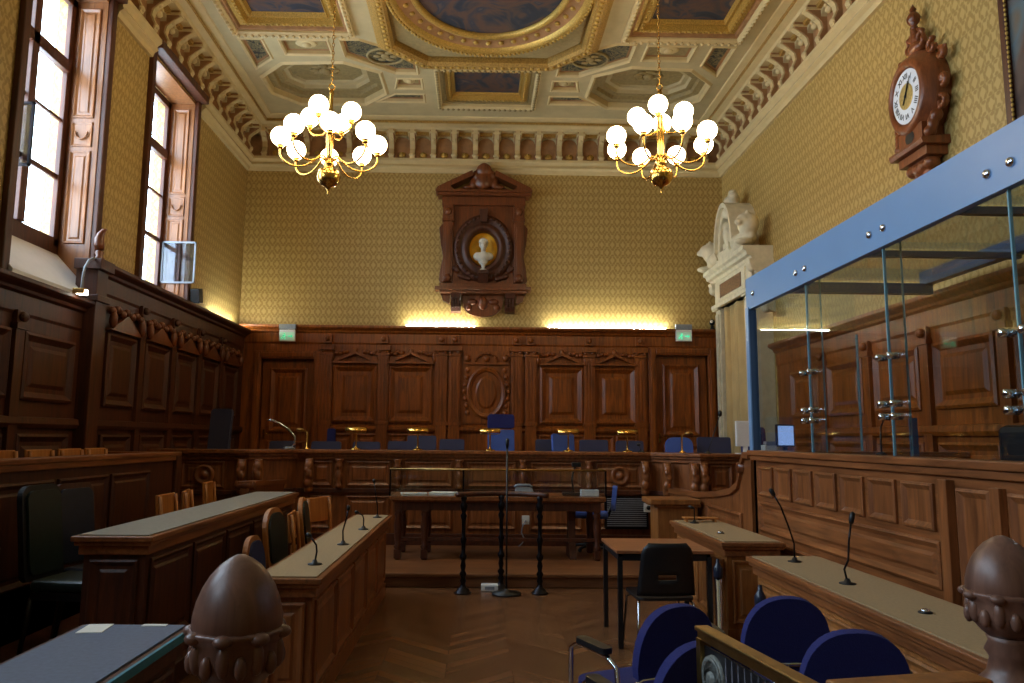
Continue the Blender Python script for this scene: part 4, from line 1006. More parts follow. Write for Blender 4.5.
for a, b in zip(JT[1:], JT[:-1]):
    D('glass_pane', GLASS, lambda m: m.box(DX+.03, DX+.042, a+.008, b-.008, 1.512, 2.86))
    D('pane_edge', GLASS_E, lambda m: (m.box(DX+.028, DX+.044, a-.002, a+.008, 1.512, 2.84),))
    D('roof_pane', GLASS, lambda m: m.box(DX+.06, 4.32, a+.02, b-.02, 3.12, 3.13))
for y in JT[1:]:
    D('glass_fin', GLASS, lambda m: m.box(DX+.05, DX+.14, y-.006, y+.006, 1.512, 2.95))
    D('fin_edge', GLASS_E, lambda m: m.box(DX+.14, DX+.148, y-.007, y+.007, 1.512, 2.95))
    D('roof_bar', FASC_D, lambda m: m.box(DX+.05, 4.32, y-.025, y+.025, 3.06, 3.11))
    for z in (2.13, 1.835, 1.755):
        def cl(m):
            for s_ in (-.07, .07):
                m.lathe([(.012, -.02), (.022, -.015), (.022, .05), (.012, .055)], (0, 0, 0), 12, Matrix.Translation((DX+.0, y+s_, z)) @ Matrix.Rotation(PI/2, 4, 'Y'))
            m.tube([(DX+.05, y-.07, z), (DX+.05, y+.07, z)], .011)
        D('clamp', CHROME, cl)
    for s_ in (-.08, .09):
        D('beam_bolt', CHROME, lambda m: m.lathe([(.004, -.02), (.02, -.018), (.026, -.006), (.026, .0)], (0, 0, 0), 14, Matrix.Translation((DX, y+s_, 2.94)) @ Matrix.Rotation(PI/2, 4, 'Y')))
D('beam_bolt', CHROME, lambda m: m.lathe([(.004, -.02), (.02, -.018), (.026, -.006), (.026, .0)], (0, 0, 0), 14, Matrix.Translation((DX, 6.92, 2.96)) @ Matrix.Rotation(PI/2, 4, 'Y')))
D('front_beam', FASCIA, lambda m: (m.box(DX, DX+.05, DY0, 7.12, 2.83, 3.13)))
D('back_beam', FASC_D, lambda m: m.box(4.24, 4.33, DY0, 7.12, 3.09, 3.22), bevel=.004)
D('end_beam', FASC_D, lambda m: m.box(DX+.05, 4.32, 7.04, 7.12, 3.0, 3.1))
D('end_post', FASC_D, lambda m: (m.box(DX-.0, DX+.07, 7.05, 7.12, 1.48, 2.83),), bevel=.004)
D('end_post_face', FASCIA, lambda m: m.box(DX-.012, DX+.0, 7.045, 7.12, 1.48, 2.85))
D('end_pane', GLASS, lambda m: m.box(DX+.07, 3.55, 7.03, 7.04, 1.512, 3.0))
D('end_door_edge', GLASS_E, lambda m: m.box(3.55, 3.56, 7.02, 7.05, 1.512, 2.6))
D('inner_bench', W_DARK_SHADED, lambda m: (m.box(3.7, 4.25, 1.0, 4.3, .5, .95), m.box(4.2, 4.3, 1.0, 4.3, .5, 1.4)))
D('inner_post', FASC_D, lambda m: m.box(3.3, 3.34, 5.75, 5.8, .5, 1.78))
r = thing('gooseneck_microphone', 'curved gooseneck microphone inside the glass dock', 'microphone', (2.68, 5.05, 1.512))
MB().lathe([(.035, 0), (.035, .01), (.012, .02)], (0, 0, 0), 14).build('base', BLACK, r)
MB().tube([(0, 0, .02), (.0, 0, .1), (.02, .03, .18), (.06, .06, .24), (.1, .08, .26)], .006).build('gooseneck', BLACK, r)
r = thing('dark_armchair', 'dark padded chair inside the glass dock', 'chair', (3.35, 4.95, .5), PI/2)
m = MB(); m.box(-.28, .28, -.28, .28, .38, .5); m.build('seat', BLACK, r, bevel=.04)
m = MB(); m.box(-.3, .3, -.34, -.24, .4, 1.22); m.build('backrest', BLACK, r, bevel=.05)
m = MB(); m.lathe([(.26, .02), (.26, .05), (.05, .08), (.04, .38)], (0, 0, 0), 12); m.build('base', BLACK, r)

# ------------------------------------------------------------------ jury partition on the left
r = thing('jury_partition', 'long panelled oak partition in front of the row of orange chairs, left wall', 'partition', (-3.3, 4.0, 0))
m = MB(); m.box(-3.38, -3.3, .2, 8.5, 0, 1.36); m.box(LX+.26, -3.38, 8.44, 8.5, 0, 1.36); m.build('wall_panel', W_DARK_SHADED, r, True)
m = MB(); m.box(-3.5, -3.26, .2, 8.54, 1.38, 1.42); m.box(-3.42, -3.27, .2, 8.52, 1.33, 1.38); m.box(LX+.26, -3.5, 8.42, 8.54, 1.38, 1.42); m.build('cap_rail', W_DESKH, r, True, bevel=.008)
FP = Matrix(((0, 1, 0, -3.3), (1, 0, 0, 0), (0, 0, 1, 0), (0, 0, 0, 1)))
for k in range(8): m = MB(FP); m.panel(.9+.87*k, 1.7+.87*k, .5, 1.25, 0, .6); m.build('panel', W_DARK_SHADED, r, True)
m = MB(); m.box(-3.34, -3.26, 8.40, 8.55, 0, 1.38); m.build('end_post', W_DARK_SHADED, r, True, bevel=.01)
struct(MB().box(-3.28, -1.93, 4.4, 9.6, 0, .14).build('trim_13', W_DARK_SHADED, bevel=.01))

# ------------------------------------------------------------------ desks
def desk(name, label, x0, x1, y0, y1, z, body, cover, z0=0, side=1, topwood=W_DESKH, npan=5, rim=.035, bodyx=None):
    r = thing(name, label, 'desk', ((x0+x1)/2, (y0+y1)/2, z0)); ox, oy = (x0+x1)/2, (y0+y1)/2
    h = z-z0; a, b = x0-ox, x1-ox; c, d = y0-oy, y1-oy
    m = MB(); m.box(a, b, c, d, h-.04, h-.008); m.box(a+.015, b-.015, c+.015, d-.015, h-.065, h-.04); m.box(a+.035, b-.035, c+.035, d-.035, h-.12, h-.065)
    m.build('top', topwood, r, bevel=.006)
    MB().box(a+rim, b-rim, c+rim, d-rim, h-.008, h).build('cover', cover, r)
    m = MB(); t = .04
    if side > 0: m.box(b-.06-t, b-.06, c+.1, d-.1, 0, h-.12)
    else: m.box(a+.06, a+.06+t, c+.1, d-.1, 0, h-.12)
    m.box(a+.06, b-.06, c+.06, c+.06+t, 0, h-.12); m.box(a+.06, b-.06, d-.06-t, d-.06, 0, h-.12)
    m.build('body', body, r)
    m = MB()
    if side > 0: m.box(b-.06, b-.045, c+.045, d-.045, 0, .12)
    else: m.box(a+.045, a+.06, c+.045, d-.045, 0, .12)
    m.box(a+.06, b-.045, c+.045, c+.06, 0, .12); m.build('plinth', body, r)
    F = Matrix(((0, 1, 0, b-.06), (1, 0, 0, 0), (0, 0, 1, 0), (0, 0, 0, 1))) if side > 0 else Matrix(((0, -1, 0, a+.06), (1, 0, 0, 0), (0, 0, 1, 0), (0, 0, 0, 1)))
    L = (d-c-.2)/npan
    for k in range(npan):
        m = MB(F); m.panel(c+.1+L*k+.02, c+.1+L*(k+1)-.02, .16, h-.15, 0, .5); m.build('side_panel', body, r)
    F = Matrix(((1, 0, 0, 0), (0, -1, 0, c+.06), (0, 0, 1, 0), (0, 0, 0, 1)))
    m = MB(F); m.panel(a+.1, b-.1, .16, h-.15, 0, .5); m.build('end_panel', body, r)
    return r
dA = desk('lawyers_desk', 'long dark desk with grey top nearest the left partition and dark leather chairs', -2.44, -1.95, 4.72, 8.5, 1.0, W_DARK_SHADED, BAIZE_G, .14, 1)
dB = desk('lawyers_desk', 'long oak desk with four gooseneck microphones left of the centre aisle', -1.29, -.885, 4.5, 8.1, .8, W_DESK, BAIZE, 0, 1)
dC = desk('lawyers_desk', 'short olive-topped oak desk behind the black stacking chair, right side', 1.94, 2.46, 6.15, 7.8, .8, W_LIGHT, BAIZE, 0, -1, npan=2)
dD = desk('lawyers_desk', 'long olive-topped oak desk in the right foreground before the dock', 1.89, 2.42, 1.4, 5.46, .8, W_LIGHT, BAIZE, 0, -1)
dE = desk('lawyers_desk', 'slate blue topped desk with teal edge in the left foreground', -1.69, -1.2, 1.95, 3.42, .8, W_DARK_SHADED, BAIZE_B, 0, 1, topwood=W_DARK_SHADED)
MB().box(-1.205, -1.192, 1.95, 3.42, .765, .797).build('teal_edging', TEAL, dE, True)
# chrome posts beside the right-hand desks
def post(x, y, label):
    r = thing('metal_post', label, 'post', (x, y, 0)); MB().lathe([(.05, 0), (.05, .015), (.028, .02), (.028, .55)], (0, 0, 0), 16).build('tube', CHROME, r)
    MB().lathe([(.032, .55), (.036, .56), (.036, .62), (.025, .64), (.015, .66), (.012, .69)], (0, 0, 0), 14).build('cap', BLUE_L, r)
post(1.80, 4.95, 'short chrome post with dark blue cap at the far end of the long right desk')
post(1.86, 6.0, 'short chrome post beside the short olive-topped desk')
# desk microphones
def gmic(loc, pts, label, r_=.006, head=.016):
    r = thing('gooseneck_microphone', label, 'microphone', loc)
    MB().lathe([(.045, 0), (.045, .006), (.02, .012), (.012, .03)], (0, 0, 0), 16).build('base', BLACK, r)
    MB().tube([(0, 0, .01)]+pts[:-1], r_, 8).build('gooseneck', STEELDK, r)
    a, b = Vector(pts[-2]), Vector(pts[-1]); d = (b-a)
    MB().tube([a, a+d*.1, a+d*.5, a+d*.9, b], [r_, head*.8, head, head*.85, head*.3], 10).build('head', BLACK, r); return r
gmic((-1.02, 4.95, .8), [(.01, 0, .08), (.005, 0, .12), (-.03, 0, .17), (-.06, .01, .19)], 'bent gooseneck microphone nearest the viewer on the desk left of the aisle')
gmic((-1.0, 5.85, .8), [(-.005, 0, .1), (.02, 0, .2), (.03, 0, .25), (.035, 0, .29)], 'upright gooseneck microphone, second from the near end of the desk left of the aisle')
gmic((-.99, 6.8, .8), [(.0, 0, .09), (-.01, 0, .12), (-.05, 0, .145), (-.08, 0, .15)], 'short bent gooseneck microphone, third from the near end of the desk left of the aisle')
gmic((-1.0, 7.8, .8), [(.0, 0, .1), (-.02, 0, .22), (-.04, 0, .34), (-.045, 0, .38)], 'tall gooseneck microphone at the far end of the desk left of the aisle')
gmic((2.12, 5.17, .8), [(.0, 0, .12), (-.03, 0, .22), (-.08, 0, .36), (-.12, 0, .43), (-.15, 0, .48)], 'slanting gooseneck microphone at the far end of the long right desk')
gmic((2.10, 4.4, .8), [(-.015, 0, .08), (.01, 0, .13), (.02, 0, .24), (.035, 0, .33), (.05, 0, .40)], 'upright gooseneck microphone in the middle of the long right desk')
gmic((2.11, 7.5, .8), [(.0, 0, .06), (.0, 0, .12), (0, 0, .14), (-.05, .02, .16)], 'short microphone on the short olive-topped desk')
def cap(loc, label):
    r = thing('cable_grommet', label, 'grommet', loc); MB().lathe([(.032, 0), (.032, .006), (.026, .008)], (0, 0, 0), 18).build('ring', BLACK, r)
    MB().lathe([(.022, .006), (.02, .016), (.008, .02)], (0, 0, 0), 14).build('plug', CHROME, r)
cap((2.11, 6.7, .8), 'round grommet in the top of the short olive-topped desk')
cap((2.12, 3.68, .8), 'round chrome plug near the near end of the long right desk')
def paper(loc, rz, label, w=.21, l=.15):
    o = MB().box(-w/2, w/2, -l/2, l/2, 0, .003).build('paper_sheet', PAPER); o.location = loc; o.rotation_euler = (0, 0, rz); tag(o, label, 'paper')
paper((-1.58, 3.31, .8), .1, 'white paper sheet on far left of the slate blue desk', .1, .14)
paper((-1.36, 3.37, .8), .0, 'thin white paper strip on the far edge of the slate blue desk', .1, .03)

# ------------------------------------------------------------------ clerk's table
ct = thing('clerk_table', 'dark wooden clerk table with a low glass screen and brass rail', 'table', (.25, 9.65, PZ))
hw = 1.3
MB().box(-hw, hw, -.36, .4, .70, .75).box(-hw+.03, hw-.03, -.33, .37, .68, .70).build('tabletop', W_DESKH, ct, bevel=.006)
MB().box(-hw+.06, hw-.06, -.3, -.27, .58, .68).box(-hw+.06, hw-.06, .32, .35, .58, .68).build('apron', W_DARK_SHADED, ct)
def turned(m, x, y, h=.68):
    m.box(x-.04, x+.04, y-.04, y+.04, .02, .12); m.lathe([(.03, .0), (.045, .02), (.03, .12), (.05, .15), (.03, .18), (.04, .25), (.05, .4), (.035, .5), (.05, .53), (.035, .56), (.045, .58)], (x, y, 0), 12); m.box(x-.04, x+.04, y-.04, y+.04, .56, h)
for x in (-hw+.1, -hw+.42, hw-.1):
    for y in (-.28, .32): m = MB(); turned(m, x, y); m.build('leg', W_DARK_SHADED, ct)
MB().prism([(-.22, 0), (.22, 0), (.12, .2), (.1, .45), (.2, .68), (-.2, .68), (-.1, .45), (-.12, .2)], hw-.42, hw-.34, 'x').build('trestle', W_DARK_SHADED, ct)
MB().box(-hw+.1, hw-.1, -.3, -.25, .22, .26).build('stretcher', W_DARK_SHADED, ct, bevel=.004)
gs = MB().box(-hw+.0, hw-.0, -.35, -.342, .75, 1.06).build('glass_screen', GLASS, ct)
MB().box(-hw+.0, -hw+.008, -.34, .2, .75, 1.06).box(hw-.008, hw, -.34, .2, .75, 1.06).build('side_screen', GLASS, ct)
m = MB(); m.tube([(-hw, .2, 1.07), (-hw, -.345, 1.07)], .012); m.tube([(-hw, -.345, 1.07), (hw, -.345, 1.07)], .013); m.tube([(hw, -.345, 1.07), (hw, .2, 1.07)], .012); m.build('brass_rail', BRASS_D, ct)
m = MB()
for x in (-hw, -.42, hw): m.box(x-.01, x+.01, -.355, -.335, .75, 1.07)
m.build('screen_post', STEELDK, ct)
r = thing('grey_telephone', 'grey telephone set at the middle of the clerk table', 'telephone', (.58, 9.55, .9))
MB().add([(-.13, -.1, 0), (.13, -.1, 0), (.13, .1, 0), (-.13, .1, 0), (-.11, -.07, .04), (.11, -.07, .04), (.1, .08, .1), (-.1, .08, .1)], [(0, 1, 2, 3), (4, 5, 6, 7), (0, 1, 5, 4), (1, 2, 6, 5), (2, 3, 7, 6), (3, 0, 4, 7)]).build('body', GREYP, r, bevel=.01)
MB().tube([(-.12, .02, .10), (-.08, .02, .125), (.06, .02, .125), (.1, .02, .10)], .018).build('handset', GREYP, r)
r = thing('tissue_box', 'white tissue box on the right end of the clerk table', 'box', (1.38, 9.5, .9))
MB().box(-.11, .11, -.06, .06, 0, .08).build('box', WHITE, r, bevel=.006); MB().box(-.06, .06, -.02, .02, .08, .084).build('slot', GREYP, r)
for k, (x, y, rz) in enumerate(((-.78, 9.5, .1), (-.42, 9.55, -.2))):
    o = MB().box(-.16, .16, -.11, .11, 0, .025+.01*k).build('paper_stack', PAPER); o.location = (x, y, .9); o.rotation_euler = (0, 0, rz); tag(o, ['stack of papers at the left end of the clerk table', 'thicker stack of papers beside the first on the clerk table'][k], 'paper')
r = thing('desk_lamp', 'black crane-armed desk lamp standing on the clerk table', 'lamp', (1.2, 9.62, .9))
MB().box(-.14, .1, -.09, .09, 0, .04).build('base', BLACK, r, bevel=.008)
MB().tube([(0, 0, .03), (-.02, 0, .2), (.0, 0, .32), (.04, 0, .37)], .012).build('arm', BLACK, r)
MB().box(-.02, .09, -.04, .04, .35, .41).build('head', BLACK, r, bevel=.01)
# witness bar
wb = thing('witness_bar', 'dark curved witness bar on three turned iron posts', 'railing', (.26, 8.15, 0))
for x, y in ((-.4, 0), (0, .17), (.4, 0)):
    m = MB(); m.lathe([(.088, 0), (.088, .012), (.07, .02), (.06, .045), (.035, .065), (.024, .1), (.034, .13), (.022, .16), (.04, .2), (.02, .23), (.03, .28), (.02, .33), (.038, .36), (.038, .38), (.02, .41), (.024, .5), (.036, .55), (.02, .58), (.022, .74), (.036, .79), (.02, .82), (.034, .86), (.042, .9), (.022, .93), (.034, .97), (.024, 1.0)], (x, y, 0), 16)
    m.build('post', STEELDK, wb)
m = MB(); pts = [(-.47, -.09), (-.4, 0), (-.25, .1), (-.1, .16), (0, .17), (.1, .16), (.25, .1), (.4, 0), (.47, -.09)]
m.tube([(x, y, 1.01) for x, y in pts], .028, 10); m.build('rail', W_DARK_SHADED, wb)
ms = thing('microphone_stand', 'tall thin black microphone stand behind the witness bar', 'stand', (.31, 8.1, 0))
MB().lathe([(.15, 0), (.15, .02), (.03, .035), (.02, .06)], (0, 0, 0), 24).build('base', BLACK, ms)
MB().tube([(0, 0, .04), (0, 0, 1.5)], .01).build('pole', BLACK, ms)
MB().tube([(0, 0, 1.49), (0, 0, 1.53), (0, 0, 1.58), (0, 0, 1.6)], [.01, .02, .02, .008]).build('microphone', BLACK, ms)
r = thing('floor_socket', 'small white box on the floor by the witness bar foot', 'box', (.14, 8.3, 0))
MB().box(-.09, .09, -.05, .05, 0, .07).build('housing', WHITE, r, bevel=.01); MB().box(-.05, .05, -.053, -.05, .02, .05).build('socket_face', GREYP, r)

# ------------------------------------------------------------------ chairs
def rrect(w, h, r, z0=0, n=6, topr=None):
    topr = topr or r; P = []
    for cx, cz, a0, q in ((w/2-r, z0+r, -PI/2, r), (w/2-topr, z0+h-topr, 0, topr), (-w/2+topr, z0+h-topr, PI/2, topr), (-w/2+r, z0+r, PI, r)):
        for k in range(n+1): a = a0+PI/2*k/n; P.append((cx+q*math.cos(a), cz+q*math.sin(a)))
    return P
def wooden_chair(label, cat_loc, rz, seat=W_ORANGE, back=W_ORANGE, group=None):
    r = thing('wooden_chair', label, 'chair', cat_loc, rz, group)
    MB().box(-.21, .21, -.2, .22, .43, .455).build('seat', seat, r, bevel=.01)
    MB(Matrix.Rotation(.08, 4, 'X')).box(-.21, .21, -.2, -.175, .66, .93).build('backrest', back, r, bevel=.012)
    for x in (-.18, .18):
        MB().tube([(x, .19, 0), (x, .19, .43)], .018, 8).build('leg', seat, r)
        MB().tube([(x, -.24, 0), (x, -.19, .43), (x, -.21, .68), (x, -.235, .9)], .018, 8).build('leg', seat, r)
    return r
c0 = wooden_chair('light orange wooden chair behind the left partition, nearest the viewer', (-3.74, 6.5, .55), -PI/2, group='orange chairs behind the left partition')
for y, l in ((7.07, 'second nearest the viewer'), (7.6, 'second from the far end')): dup(c0, (-3.74, y, .55), None, 'light orange wooden chair behind the left partition, '+l)
dup(c0, (-3.74, 8.1, .55), None, 'light orange wooden chair behind the left partition, farthest of the row')
for x, y, rz, l in ((-2.68, 7.35, -PI/2, 'light wooden chair behind the grey-topped left desk, nearest of three'), (-2.7, 7.95, -1.35, 'light wooden chair behind the grey-topped left desk, middle of three'), (-2.98, 9.35, -1.5, 'light wooden chair at the far end of the grey-topped left desk')):
    dup(c0, (x, y, .14), rz, l, 'orange chairs at the left desk')
# chairs at desk B
def round_chair(label, loc, rz, leather, h=.95, wood_=W_ORANGE, w=.46, name='leather_chair', rr=None):
    r = thing(name, label, 'chair', loc, rz)
    m = MB(Matrix.Rotation(.12, 4, 'X')); m.prism(rrect(w, h-.5, .05, .5, 6, rr or w*.42), -.21, -.17, 'y'); m.build('back_frame', wood_, r, bevel=.012)
    m = MB(Matrix.Rotation(.12, 4, 'X')); m.prism(rrect(w-.07, h-.58, .05, .54, 6, (rr or w*.42)-.03), -.225, -.15, 'y'); m.build('back_pad', leather, r, bevel=.02)
    MB().box(-w/2, w/2, -.2, .26, .42, .5).build('seat', leather, r, bevel=.03, seg=3)
    MB().box(-w/2+.01, w/2-.01, -.19, .25, .37, .42).build('seat_rail', wood_, r)
    for x in (-w/2+.03, w/2-.03):
        for y in (-.19, .22): m = MB(); m.tube([(x, y+(-.06 if y < 0 else 0), 0), (x, y, .38)], [.014, .022], 8); m.build('leg', wood_, r)
    return r
round_chair('round-backed green leather chair with orange wood frame behind the aisle desk', (-1.5, 6.85, 0), -PI/2-.1, GREEN_L, 1.0)
round_chair('blue-seated chair low behind the aisle desk, nearest the viewer', (-1.5, 6.22, 0), -PI/2, plain('royal_blue_fabric', S(36, 44, 92), .8), .84)
dup(c0, (-1.52, 7.5, -.03), -PI/2+.1, 'orange wooden chair behind the aisle desk, beyond the green round-backed one', 'chairs behind the aisle desk')
round_chair('green leather chair at the far end of the aisle desk', (-1.52, 8.12, 0), -PI/2+.1, GREEN_L, 1.0)
dup(c0, (-1.6, 8.75, 0), -PI/2-.5, 'orange wooden chair beyond the far end of the aisle desk', 'chairs behind the aisle desk')
round_chair('tall dark green leather chair at the left partition, nearer of the pair', (-2.74, 5.42, .14), -PI/2-.12, GREEN_L, 1.14, BLACK, .40, 'leather_chair', .09)
round_chair('tall dark blue leather chair at the left partition, farther of the pair', (-2.78, 5.9, .14), -PI/2-.2, BLUE_L, 1.12, W_DARK_SHADED, .42, 'leather_chair', .09)
round_chair('dark wooden-framed chair at the bottom left corner beside the slate blue desk', (-2.03, 3.52, 0), -PI/2-.1, GREEN_L, .88, W_CARVE, .46, 'leather_chair', .12)
# judges' chairs
def judge_chair(label, x, y, h, w, mat, rz=PI, rad=.03, frame=None, group=None):
    r = thing('judges_chair', label, 'chair', (x, y, JZ), rz, group)
    m = MB(Matrix.Rotation(.1, 4, 'X')); m.prism(rrect(w, h-.55, .03, .55, 5, rad), -.24, -.18, 'y'); m.build('backrest', mat, r, bevel=.015)
    MB().box(-w/2, w/2, -.2, .26, .42, .5).build('seat', mat, r, bevel=.03)
    m = MB(); m.lathe([(.03, .08), (.03, .42)], (0, 0, 0), 10)
    m.tube([(0, -.2, .45), (0, -.25, .6)], .02); m.build('column', frame or BLACK, r)
    for k in range(5):
        a = 2*PI*k/5; m = MB(); m.tube([(0, 0, .09), (.27*math.cos(a), .27*math.sin(a), .05)], [.025, .016], 8); m.ell((.27*math.cos(a), .27*math.sin(a), .028), .028, 8, 6); m.build('foot', BLACK, r)
    return r
JC = [(-3.09, 11.9, .93, .40, NAVY_D, 'low slate chair behind the bench, right of the gooseneck lamp base'), (-2.36, 11.7, .93, .46, NAVY_D, 'wide slate chair behind the bench beside the left swing-arm lamp'),
      (-1.74, 11.75, .93, .42, NAVY_D, 'slate chair behind the leftmost brass bench lamp'), (-1.27, 12.1, .94, .36, NAVY_D, 'narrow slate chair between the first and second brass lamps'),
      (-.86, 11.5, 1.03, .44, NAVY_D, 'taller slate chair behind the second brass lamp'), (-.42, 12.1, .98, .4, NAVY_D, 'slate chair left of the high-backed president chair'),
      (1.08, 12.1, .99, .3, NAVY_D, 'narrow slate chair left of the fourth brass lamp'), (1.86, 12.0, .99, .46, NAVY_D, 'wide slate chair between the fourth and fifth brass lamps'),
      (2.32, 11.4, .98, .42, NAVY_D, 'slate chair behind the rightmost brass lamp'), (3.68, 11.6, 1.05, .52, NAVY_D, 'wide slate chair behind the right end of the bench')]
for x, y, h, w, mt_, l in JC: judge_chair(l, x, y, h, w, mt_, group='judges chairs')
judge_chair('bright blue angled chair behind the fourth brass lamp', 1.40, 11.4, 1.08, .36, BLUEF, PI+.35)
judge_chair('bright blue round-topped chair behind the bench before the right door', 3.08, 11.4, 1.04, .42, BLUEF, PI, .12)
judge_chair('tall dark chair with a curved back at left end of the bench', -3.86, 11.0, 1.40, .34, NAVY_D, PI-.25, .05)
pc = judge_chair('high-backed blue president chair with a separate headrest', .40, 11.8, 1.14, .42, BLUEF, PI+.12, .03)
MB(Matrix.Rotation(.1, 4, 'X')).prism(rrect(.42, .22, .04, 1.16, 5), -.25, -.16, 'y').build('headrest', NAVY, pc, bevel=.02)
judge_chair('tiny dark blue chair top showing above the wide slate chair, left part of bench', -2.5, 12.8, 1.14, .14, NAVY, PI, .03)

# brass lamps on the bench
def bank(label, x):
    r = thing('brass_lamp', label, 'lamp', (x, 10.85, TOPZ), 0, 'brass bench lamps')
    MB().lathe([(.075, 0), (.075, .012), (.03, .025), (.015, .04), (.012, .05), (.012, .24), (.02, .25)], (0, 0, 0), 18).build('stem', BRASS, r)
    m = MB(); N_ = 10; vs = []
    for x_ in (-.145, .145):
        for k in range(N_+1): a = PI*k/N_; vs.append((x_, .06*math.cos(a), .255+.065*math.sin(a)))
    m.add(vs, [(k, k+1, k+N_+2, k+N_+1) for k in range(N_)]+[tuple(range(N_+1)), tuple(range(N_+1, 2*N_+2))], True)
    o = m.build('lamp_shade', BRASS, r); sm = o.modifiers.new('s', 'SOLIDIFY'); sm.thickness = .004
    m = MB(); m.tube([(-.14, -.03, .25), (-.12, -.035, .235), (.12, -.035, .235), (.14, -.03, .25)], .006); m.build('cross_bar', BRASS_D, r)
    return r
b0 = bank('brass lamp with horizontal shade on the bench, leftmost of five', -1.72)
for x, l in ((-.85, 'second from left of five'), (.17, 'in front of the high-backed president chair'), (1.28, 'in front of the bright blue angled chair'), (2.12, 'rightmost of five')): dup(b0, (x, 10.85, TOPZ), None, 'brass lamp with horizontal shade on the bench, '+l)
def swing(label, x, y, s_):
    r = thing('swing_arm_lamp', label, 'lamp', (x, y, TOPZ)); MB().lathe([(.05, 0), (.05, .01), (.012, .03), (.01, .24)], (0, 0, 0), 14).build('stem', BRASS, r)
    MB().tube([(0, 0, .24), (s_*.03, 0, .26), (s_*.1, 0, .26)], .008).build('arm', BRASS_D, r)
    MB().ell((s_*.1, 0, .27), (.06, .05, .03), 12, 8).build('shade', BRASS_D, r)
swing('small brass swing-arm lamp near the left end of the bench', -2.42, 10.9, -1)
swing('small swing-arm lamp near the right end of the bench', 2.86, 10.7, 1)
r = thing('chrome_desk_lamp', 'arched chrome desk lamp on the left part of the bench', 'lamp', (-2.62, 10.7, TOPZ))
MB().lathe([(.08, 0), (.08, .02), (.05, .04)], (0, 0, 0), 18).build('base', GREYP, r)
MB().tube([(.02, 0, .03), (.08, 0, .08), (.07, 0, .18), (-.02, 0, .28), (-.15, 0, .36), (-.26, 0, .4), (-.32, 0, .4)], [.01, .012, .016, .018, .018, .016, .01]).build('arched_arm', CHROME, r)
r = thing('gooseneck_microphone', 'long thin gooseneck microphone rising before the right back door', 'microphone', (3.1, 10.3, TOPZ))
MB().lathe([(.05, 0), (.05, .01), (.01, .03)], (0, 0, 0), 14).build('base', BLACK, r); MB().tube([(0, 0, .02), (.05, 0, .15), (.12, 0, .35), (.17, 0, .5)], .006).build('gooseneck', BLACK, r); MB().ell((.18, 0, .54), (.03, .03, .045), 10, 8).build('head', BLACK, r)
r = thing('gooseneck_microphone', 'black gooseneck microphone at the right front corner of the bench', 'microphone', (2.28, 10.68, TOPZ))
MB().lathe([(.05, 0), (.05, .01), (.01, .03)], (0, 0, 0), 14).build('base', BLACK, r); MB().tube([(0, 0, .02), (-.01, 0, .06), (-.03, -.02, .09)], .006).build('gooseneck', BLACK, r); MB().ell((-.04, -.03, .11), (.03, .03, .02), 10, 8).build('head', BLACK, r)
# monitors and office things at the right end of the bench
def monitor(label, loc, rz, w, h, scr, body=WHITE):
    r = thing('computer_monitor', label, 'monitor', loc, rz)
    MB().box(-w/2, w/2, -.02, .03, .1, .1+h).build('housing', body, r, bevel=.008); MB().box(-w/2+.02, w/2-.02, -.024, -.02, .12, .08+h).build('screen', scr, r)
    MB().box(-.03, .03, 0, .03, .01, .14).box(-.12, .12, -.06, .08, 0, .012).build('stand', body, r)
monitor('white computer monitor seen from behind at right end of the bench', (3.60, 10.25, TOPZ), 0, .26, .34, WHITE)
monitor('monitor with a bluish screen seen through the dock glass', (4.16, 10.3, TOPZ), .1, .26, .3, SCREEN, BLACK)
r = thing('white_printer', 'small white printer at the right end of the bench before the blue post', 'printer', (3.86, 10.12, TOPZ)); MB().box(-.08, .08, -.08, .08, 0, .12).build('body', WHITE, r, bevel=.01); MB().box(-.06, .06, -.09, .02, .12, .17).build('paper_tray', GREYP, r)
judge_chair('dark blue chair seen through the end of the dock glass', 4.08, 10.98, 1.2, .36, NAVY, PI, .05)

# ------------------------------------------------------------------ laminate table and stacking chair
lt = thing('small_table', 'small table with wood-laminate top and black legs in right middle', 'table', (1.47, 6.43, 0))
MB().box(-.38, .38, -.37, .37, .715, .74).build('tabletop', W_TABLE, lt, bevel=.004)
MB().box(-.36, .36, -.35, -.32, .66, .715).box(-.36, .36, .32, .35, .66, .715).box(-.36, -.33, -.35, .35, .66, .715).box(.33, .36, -.35, .35, .66, .715).build('frame', BLACK, lt)
for x in (-.35, .35):
    for y in (-.34, .34): MB().box(x-.018, x+.018, y-.018, y+.018, 0, .69).build('leg', BLACK, lt)
sc = thing('stacking_chair', 'black plastic stacking chair with chrome legs at the small table', 'chair', (1.38, 5.9, 0), .05)
m = MB(); vs = []; nx, nz = 12, 10
def shell(m, thick=.012):
    # back shell, tapering to the top with rounded corners, hand slot left open
    for i in range(nz+1):
        for j in range(nx+1):
            t = i/nz; z = .47+.38*t; hw_ = .235-.035*t
            if t > .8: hw_ -= .05*((t-.8)/.2)**2
            u = -1+2*j/nx; vs.append((u*hw_, -.2-.06*t+.035*(u*u), z))
    fs = []
    for i in range(nz):
        for j in range(nx):
            if i in (3,) and 4 <= j <= 7: continue
            a = i*(nx+1)+j; fs.append((a, a+1, a+nx+2, a+nx+1))
    m.add(vs, fs, True)
shell(m); o = m.build('backrest', BLACK, sc); sm = o.modifiers.new('s', 'SOLIDIFY'); sm.thickness = .014; sm.offset = 0
m = MB(); P = rrect(.46, .44, .06, -.2); m.prism([(a, b) for a, b in P], .435, .455, 'z'); m.build('seat', BLACK, sc, bevel=.008)
